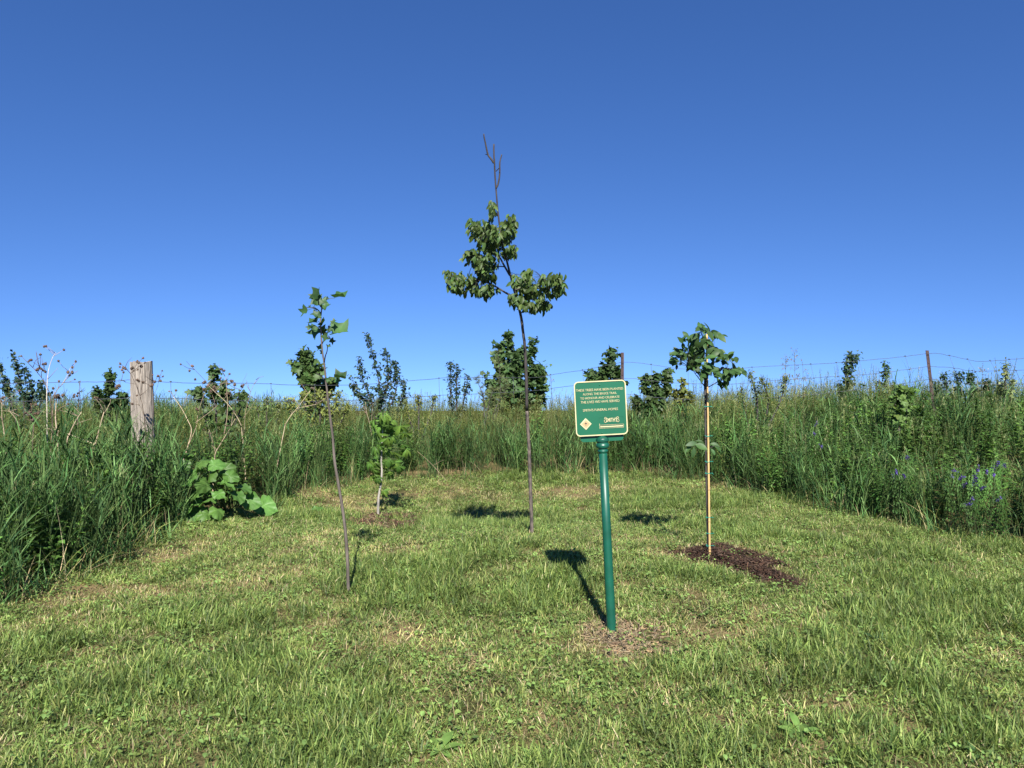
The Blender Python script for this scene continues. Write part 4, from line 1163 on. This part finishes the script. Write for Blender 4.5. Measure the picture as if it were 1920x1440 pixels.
far_tree('shrub', 'low dark shrub line right of the leaning steel post', [[(1775, 740), (1772, 712), (1768, 702)], [(1795, 740), (1797, 712), (1800, 700)], [(1820, 740), (1820, 714), (1818, 700)], [(1845, 740), (1848, 715)], [(1758, 742), (1754, 718)]], 15.0, 'round', DK, (14, 8), .07, 1.5, cat='shrub')
far_tree('yellow_bush', 'yellow-green bush behind the thin tulip sapling trunk', [[(600, 775), (600, 750), (600, 735)], [(575, 775), (570, 750), (566, 738)], [(625, 775), (630, 752), (634, 738)], [(548, 780), (545, 760), (540, 748)], [(645, 778), (652, 760)], [(590, 775), (585, 742)], [(612, 775), (615, 740)]], 14.0, 'narrow', YG, (20, 12), .07, 2.0, cat='bush', group='bushes along the fence')
far_tree('yellow_bush', 'small yellow-green bush right of the wind-swept poplar sapling', [[(785, 775), (785, 752), (784, 742)], [(765, 775), (762, 755)], [(808, 775), (812, 752), (815, 745)]], 14.5, 'narrow', YG, (14, 9), .06, 1.8, cat='bush', group='bushes along the fence')
far_tree('yellow_bush', 'low yellow-green bush between the dry stalks and the tulip sapling', [[(500, 780), (500, 760), (502, 748)], [(485, 780), (482, 762)], [(520, 780), (524, 758)]], 13.5, 'narrow', (.13, .165, .045), (14, 9), .06, 1.6, cat='bush', group='bushes along the fence')
far_tree('yellow_bush', 'yellow-green weeds massed right of the staked tree by the fence', [[(1420, 760), (1412, 720), (1405, 698)], [(1440, 760), (1432, 722), (1428, 706)], [(1395, 765), (1390, 728)], [(1460, 760), (1470, 722), (1476, 705)]], 12.8, 'narrow', (.13, .165, .045), (13, 7), .06, 1.4, cat='bush', group='bushes along the fence')
far_tree('grape_seedling', 'bright leafy seedling in the tall grass left of the leaning steel post', [[(1686, 775), (1688, 745), (1694, 722)], [(1680, 775), (1676, 738)], [(1700, 775), (1708, 730)]], 10.6, 'maple', (.085, .150, .036), (8, 5), .08, .9, cat='plant', group='leafy plants in the tall grass')

# ------------------------------------------------------------------ dried burdock stalks with burrs
PALE = (.36, .285, .19); TAN = (.25, .19, .125); BRN = (.10, .072, .055)
def burr(mb, c, r, col=(.10, .068, .05)):
    vs = []; fs = []; n = 7; m = 5
    for i in range(m + 1):
        th = math.pi * i / m
        for k in range(n):
            a = 2 * math.pi * (k + .5 * (i % 2)) / n
            rr_ = r * U(.7, 1.3)
            vs.append(c + Vector((rr_ * math.sin(th) * math.cos(a), rr_ * math.sin(th) * math.sin(a), rr_ * .9 * math.cos(th))))
    for i in range(m):
        for k in range(n): fs.append((i * n + k, i * n + (k + 1) % n, (i + 1) * n + (k + 1) % n, (i + 1) * n + k))
    mb.add(vs, fs, jit(col, .3))
    for _ in range(10):
        d = rvec(1).normalized(); s = d.orthogonal().normalized() * r * .13
        mb.add([c + d * r * .8 - s, c + d * r * .8 + s, c + d * r * 1.7], [(0, 1, 2)], jit((.22, .16, .11), .3))
def stalk(label, depth, paths, burrs=(), r=.010, gname='dried burdock stalks', rooted=True):
    x0, y0 = paths[0][0][0]
    g = at(x0, y0, depth)
    if rooted:                                   # carry the lowest stretch on down to the soil
        (xa, ya), (xb, yb) = paths[0][0][:2]
        sl = max(-.45, min(.45, (xa - xb) / max(6, ya - yb)))
        gx_ = g.x + sl * (g.z - gz(g.x, depth)) * .7
    else: gx_ = g.x
    base = Vector((gx_, depth, gz(gx_, depth)))
    t = thing('dried_stalk', label, 'dried stalk', base, gname)
    for k, (pxs, col) in enumerate(paths):
        off = U(-.15, .15)
        pts = [at(x, y, depth + off * i / max(1, len(pxs) - 1)) for i, (x, y) in enumerate(pxs)]
        if k == 0 and rooted: pts = [base + Vector((0, 0, -.04))] + pts
        sp = smooth_path(pts, 4); n = len(sp); rk = r * .66 if k == 0 else r * .42
        mb = MB(); tube(mb, sp, [rk * (1 - .62 * i / n) for i in range(n)], 6, col, wob=.2)
        mb.build('stem' if k == 0 else 'side_stem', M_DRY, t, base)
        if rooted:
            for _ in range(4 if k == 0 else 2):      # thin twigs
                i = random.randint(n // 2, n - 1); p = sp[i]
                L_ = U(.06, .22); d = Vector((random.gauss(0, .7), random.gauss(0, .4), U(.2, 1))).normalized()
                q = p + d * L_
                mb = MB(); tube(mb, [p, p.lerp(q, .5) + rvec(.008), q], [.0034, .0026, .0016], 4, mixc(col, BRN, .5)); tw = mb.build('twig', M_DRY, t, base)
                if random.random() < .35:
                    mb = MB(); burr(mb, q, U(.010, .015)); mb.build('burr_head', M_DRY, t, base)
    for (x, y, n) in burrs:
        mb = MB(); c = at(x, y, depth + U(-.05, .05))
        for _ in range(n): burr(mb, c + rvec(.011), U(.012, .019))
        mb.build('burr_head', M_DRY, t, base)
    return t
stalk('branched brown dried stalk with burr heads at the far left', 8.6, [([(98, 790), (94, 742), (86, 723), (77, 707), (64, 692), (57, 684)], BRN), ([(78, 708), (78, 697), (84, 686)], BRN), ([(70, 699), (74, 692)], BRN), ([(86, 723), (86, 710), (87, 698)], BRN)], [(56, 681, 3), (70, 692, 2), (77, 691, 2), (84, 682, 2), (86, 696, 2)], .009)
stalk('tall bleached thin dried stalk rising above the left grass', 8.4, [([(88, 770), (88, 730), (91, 695), (98, 672), (105, 661)], (.46, .40, .33))], [], .008)
stalk('forked dried stalk with a few burrs left of the wooden post', 8.7, [([(98, 790), (102, 742), (115, 722), (130, 706), (146, 695)], TAN), ([(116, 722), (126, 704), (132, 690), (135, 686)], (.36, .30, .24))], [(131, 699, 2), (134, 688, 1), (130, 703, 1)], .008)
stalk('short thick pale dried stalk topped with dark burrs', 7.9, [([(107, 815), (104, 785), (105, 762), (106, 748)], PALE)], [(108, 744, 4), (102, 743, 2), (113, 742, 1)], .013)
stalk('straight slim dark stalk with burrs midway to the wooden post', 8.9, [([(146, 790), (147, 760), (149, 735), (151, 712)], BRN), ([(147, 762), (155, 748), (168, 736)], BRN)], [(146, 740, 2), (138, 742, 2)], .006)
stalk('pale broken stalk leaning right in the left grass', 7.4, [([(124, 836), (130, 815), (140, 793), (153, 772)], PALE)], [], .011)
stalk('long pale stalk fallen sideways across the left grass', 7.6, [([(178, 833), (140, 818), (110, 808), (85, 803)], PALE), ([(110, 812), (98, 800), (88, 806)], TAN)], [], .008, rooted=False)
stalk('pale bent stalks at the left edge of the photo', 8.0, [([(8, 815), (4, 785), (3, 755)], PALE), ([(38, 800), (28, 783), (12, 765), (4, 760)], PALE), ([(38, 781), (20, 772), (2, 770)], PALE)], [(3, 748, 2)], .010)
stalk('brown burr cluster drooping in the far left grass', 8.1, [([(62, 815), (64, 790), (58, 776)], BRN), ([(64, 790), (50, 774), (44, 780)], BRN)], [(55, 776, 3), (62, 782, 4), (68, 775, 3), (48, 772, 2), (72, 786, 2)], .008)
stalk('short pale snapped stalk left of the wooden post', 8.6, [([(190, 790), (196, 775), (206, 757)], PALE)], [], .010)
stalk('dark thin burr-bearing stems in front of the wooden post', 9.2, [([(272, 800), (268, 765), (262, 742), (252, 715), (244, 700), (234, 690)], BRN), ([(262, 742), (256, 720), (250, 700), (247, 691)], BRN), ([(264, 750), (266, 715), (262, 690)], BRN), ([(254, 720), (240, 718), (225, 712)], BRN), ([(270, 780), (262, 760), (242, 745)], TAN)],
      [(230, 690, 4), (247, 690, 2), (258, 680, 2), (264, 682, 1), (263, 688, 2), (259, 716, 2), (265, 718, 1), (222, 724, 2), (217, 727, 3)], .007)
stalk('brown burr stem hanging off the right side of the wooden post', 9.2, [([(286, 800), (288, 760), (286, 730), (290, 716)], BRN), ([(287, 745), (296, 722), (298, 706)], BRN)], [(284, 720, 3), (291, 718, 2), (297, 704, 1), (300, 714, 2)], .006)
stalk('pale zigzag dried stalk standing behind the burdock leaves', 8.9, [([(342, 874), (352, 838), (359, 807), (352, 788), (340, 765), (325, 744)], PALE), ([(353, 835), (368, 800), (372, 772), (384, 735)], TAN), ([(366, 793), (390, 775), (408, 760)], TAN)], [(383, 730, 2), (372, 768, 2)], .011)
stalk('forked tan dried stalk rising above the burdock', 9.0, [([(402, 870), (404, 850), (412, 835), (430, 805), (441, 785)], PALE), ([(404, 850), (398, 825), (392, 805)], TAN), ([(420, 815), (425, 788), (427, 760), (426, 745), (424, 715), (420, 700)], TAN)], [(416, 694, 3), (426, 742, 2), (452, 724, 2)], .012)
stalk('long pale stalk slanting left above the burdock', 9.3, [([(454, 815), (452, 797), (440, 775), (425, 755), (403, 735), (392, 724)], PALE), ([(395, 727), (383, 712), (365, 693)], BRN), ([(403, 735), (412, 722), (436, 712)], TAN)], [(361, 689, 2), (357, 692, 1), (365, 711, 2), (383, 715, 3), (392, 722, 3), (400, 728, 3), (436, 715, 3), (398, 735, 2)], .009)
stalk('thin brown twiggy stalk right of the burdock', 9.6, [([(458, 800), (462, 765), (470, 735), (480, 712)], TAN), ([(455, 785), (470, 765), (482, 746)], TAN), ([(452, 765), (446, 740), (463, 700)], BRN)], [(453, 723, 2), (440, 722, 2)], .006)
stalk('pale forked dead stalk left of the tulip sapling trunk', 9.8, [([(532, 810), (537, 793), (548, 776), (560, 762), (582, 732)], PALE), ([(556, 766), (575, 762), (597, 757)], PALE)], [(585, 728, 2), (592, 757, 1)], .010)
stalk('pair of thin pale dead stems above the leafy sapling', 12.2, [([(694, 800), (688, 775), (685, 754)], PALE), ([(696, 795), (698, 770), (700, 756)], TAN)], [], .010)
stalk('pale dead stem lying at the grass edge right of the leafy sapling', 10.6, [([(838, 902), (822, 884), (803, 864), (782, 846)], TAN), ([(812, 873), (824, 866), (834, 862)], TAN)], [], .0055, rooted=False)

# ------------------------------------------------------------------ purple vetch at the right edge
PUR = (.110, .075, .300)
def vetch(label, depth, heads, seed_x):
    g = at(seed_x, 900, depth); base = Vector((g.x, depth, gz(g.x, depth)))
    t = thing('vetch_plant', label, 'flower', base, 'purple flowers at the right grass edge')
    sm = MB(); lf = MB()
    for (x, y) in heads:
        c = at(x, y, depth + U(-.08, .08))
        b0 = base + Vector(((c.x - base.x) * .5, U(-.05, .05), 0))
        pts = smooth_path([b0, b0.lerp(c, .6) + Vector((U(-.05, .05), 0, .06)), c], 5)
        tube(sm, pts, [.003] * len(pts), 4, (.06, .10, .035), cap=False)
        for q in pts[2:]:
            for s in (-1, 1):
                for j in range(4):
                    p = q + Vector((s * .013 * (j + 1), U(-.01, .01), .004 * j))
                    leaf_rows(lf, orient(p, (s * .4, -.3, .8 - 1.6 * (j % 2)), (0, -.5, .8), .030), .22, rows=2, fold=.2, droop=.2, col=jit((.055, .125, .026), .3))
        mb = MB(); ax = Vector((U(-.6, .6), U(-.5, 0), U(.2, 1))).normalized()
        for j in range(22):
            p = c + ax * (.055 * (j / 22 - .5)) + rvec(.006)
            d = (rvec(.6) + Vector((0, -.7, -.3))).normalized()
            leaf_rows(mb, orient(p, d, rvec(1), U(.018, .026)), .28, rows=2, fold=.6, droop=.3, col=jit(PUR, .3))
        mb.build('flower_head', M_LEAF, t, base)
    sm.build('stems', M_TALL, t, base)
    o = lf.build('leaflets', M_TALL, t, base); o['kind'] = 'stuff'
dv = hit(1830, 1012).y
vetch('purple vetch flowers clustered thickest near the right photo edge', dv + .12, [(1828, 893), (1826, 903), (1832, 909), (1841, 914), (1808, 909), (1850, 884), (1862, 890)], 1832)
vetch('purple vetch flowers just left of the thickest purple cluster', dv + .22, [(1785, 893), (1801, 895), (1790, 882)], 1790)
vetch('purple vetch flowers low down, rightmost in the grass edge', dv - .05, [(1822, 937), (1872, 935), (1815, 945)], 1850)
vetch('purple vetch flowers highest, rightmost in the bank', dv + .35, [(1870, 868), (1882, 872), (1834, 880), (1862, 878)], 1868)
vetch('faint purple vetch flowers left of the other purple clusters', dv + .75, [(1680, 884), (1700, 857), (1695, 892), (1675, 893)], 1690)
vetch('few purple vetch flowers on the bank right of the staked tree', 10.3, [(1526, 812), (1540, 836), (1553, 839), (1530, 795)], 1540)

# ------------------------------------------------------------------ tall flowering grass stems against the sky
def panicle(label, depth, top, spread, n, basex):
    g = at(basex, 760, depth); base = Vector((g.x, depth, gz(g.x, depth)))
    t = thing('grass_stem', label, 'grass stem', base, 'tall grass stems above the bank')
    tp_ = at(top[0], top[1], depth)
    pts = smooth_path([base, base.lerp(tp_, .6) + Vector((.01, 0, .02)), tp_], 6)
    mb = MB(); tube(mb, pts, [.0045 - .003 * i / len(pts) for i in range(len(pts))], 5, (.12, .13, .06)); mb.build('stem', M_LEAF, t, base)
    mb = MB()
    for k in range(n):
        f = U(.62, 1.0); p = pts[int(f * (len(pts) - 1))]
        a = U(0, 6.283); r = spread * (1.05 - f) * 2.2 + .02
        q = p + Vector((math.cos(a) * r, math.sin(a) * r * .6, U(.02, .10)))
        tube(mb, [p, p.lerp(q, .6) + Vector((0, 0, .015)), q], .0012, 3, (.16, .15, .08), cap=False)
        for j in range(4): leaf_rows(mb, orient(q + rvec(.012), (U(-.5, .5), U(-.5, .5), U(-1, .6)), rvec(1), U(.018, .032)), .2, rows=2, col=jit((.20, .165, .085), .3))
    o = mb.build('seed_head', M_LEAF, t, base); o['kind'] = 'stuff'
panicle('tallest feathery grass stem on the bank right of the staked tree', 10.2, (1489, 655), .05, 26, 1492)
panicle('second feathery grass stem, just left of the tallest one', 10.4, (1473, 671), .09, 24, 1468)
panicle('feathery grass stem right of the tallest one on the bank', 10.4, (1505, 678), .07, 16, 1508)
panicle('dry seed stem between the dense bush and the steel post', 12.9, (1033, 705), .05, 10, 1034)
panicle('dry seed stem standing near the right photo edge', 11.6, (1842, 684), .06, 16, 1840)

# ------------------------------------------------------------------ mulch, bare patch, straw
M_MULCH = veg_mat('shredded_mulch', rough=.9, spec=.15, trans=0, var=.1, nscale=60, namt=.35)
def chips(name, label, poly, n, cols, L, cat, mound=.03, flat=.35, w=(.0018, .0042)):
    xs = [p[0] for p in poly]; ys = [p[1] for p in poly]
    X = RNG.uniform(min(xs) - .08, max(xs) + .08, n * 8); Y = RNG.uniform(min(ys) - .08, max(ys) + .08, n * 8)
    ins = in_poly(X, Y, poly); D_ = poly_dist(X, Y, poly)
    edge = np.where(ins, D_, -D_) + .30 * (vnoise(X, Y, .15, 5) - .5) + .14 * (vnoise(X, Y, .05, 8) - .5)
    okk = (edge > RNG.uniform(-.08, .10, len(X))) & ~((vnoise(X, Y, .17, 6) < .30) & (D_ < .2))
    X, Y, D_, ins = X[okk][:n], Y[okk][:n], D_[okk][:n], ins[okk][:n]
    Z = ground(X, Y) + .004 + np.where(ins, mound * np.minimum(1, D_ / .15), 0) * RNG.uniform(.2, 1, len(X)) * (.5 + vnoise(X, Y, .1, 4))
    mb = MB()
    for x, y, z in zip(X, Y, Z):
        p = Vector((x, y, z))
        d = Vector((random.gauss(0, 1), random.gauss(0, 1), random.gauss(0, flat))).normalized()
        s = d.cross(Vector((U(-.3, .3), U(-.3, .3), 1))).normalized(); u_ = d.cross(s)
        l_, w_, t_ = U(*L) * .5, U(*w), U(.001, .003)
        vs = [p + d * a * l_ * U(.8, 1.1) + s * b * w_ + u_ * c * t_ for a in (-1, 1) for b in (-1, 1) for c in (-1, 1)]
        mb.add(vs, [(0, 1, 3, 2), (4, 6, 7, 5), (0, 4, 5, 1), (2, 3, 7, 6), (0, 2, 6, 4), (1, 5, 7, 3)], jit(random.choice(cols), .35))
    o = mb.build(name, M_MULCH, smooth=False)
    # the low mound under the pieces
    tag(o, label, cat, kind='stuff')
    return o
chips('mulch', 'dark brown shredded mulch around the bamboo stake', MULCH_A, 4200, [(.036, .021, .015), (.050, .029, .020), (.024, .015, .011), (.080, .050, .034)], (.02, .06), 'mulch', .05)
chips('mulch', 'reddish brown mulch at the foot of the leafy sapling', MULCH_B, 3000, [(.10, .058, .038), (.075, .044, .029), (.050, .030, .021), (.20, .14, .085)], (.02, .07), 'mulch', .03)
chips('dry_thatch', 'tan dry grass and bare soil around the foot of the green post', STRAW, 900, [(.26, .20, .12), (.20, .145, .09), (.14, .10, .065), (.32, .24, .14)], (.03, .11), 'dry grass', .012, .35, (.001, .0022))

# ------------------------------------------------------------------ weeds in the lawn
def rosette(label, px, py, n, L, col, up=.5):
    b0 = hit(px, py); t = thing('lawn_weed', label, 'weed', b0, 'leafy weeds in the lawn')
    for k in range(n):
        a = 2 * math.pi * k / n + U(-.3, .3); s = L * U(.7, 1.15)
        mb = MB(); leaf_rows(mb, I4, U(.13, .19), rows=6, fold=U(.1, .4), droop=U(.2, .7), col=jit(col, .15), shape=1.35)
        leaf_obj(mb.mesh('weed_leaf', M_LEAF), t, b0, b0 + Vector((0, 0, .005)), (math.cos(a), math.sin(a), U(.15, up * 2)), (0, -.2, 1), s)
rosette('bright leafy weed rosette in the lower right lawn', 1500, 1378, 13, .115, (.13, .22, .05), .6)
rosette('small bright leafy weed at the bottom of the lawn, left of centre', 825, 1412, 6, .10, (.13, .22, .05), .6)
rosette('dark green weed tuft in the lawn right of the sign', 1645, 1205, 12, .09, (.035, .085, .035), .7)
rosette('plantain weed in the lawn left of the tulip sapling foot', 380, 1165, 7, .07, (.10, .19, .045), .4)
rosette('single broad-leaved weed below the sign in the lawn', 970, 1336, 4, .06, (.13, .20, .06), .3)
rosette('weed rosette near the bottom right corner', 1835, 1418, 10, .085, (.06, .13, .045), .5)
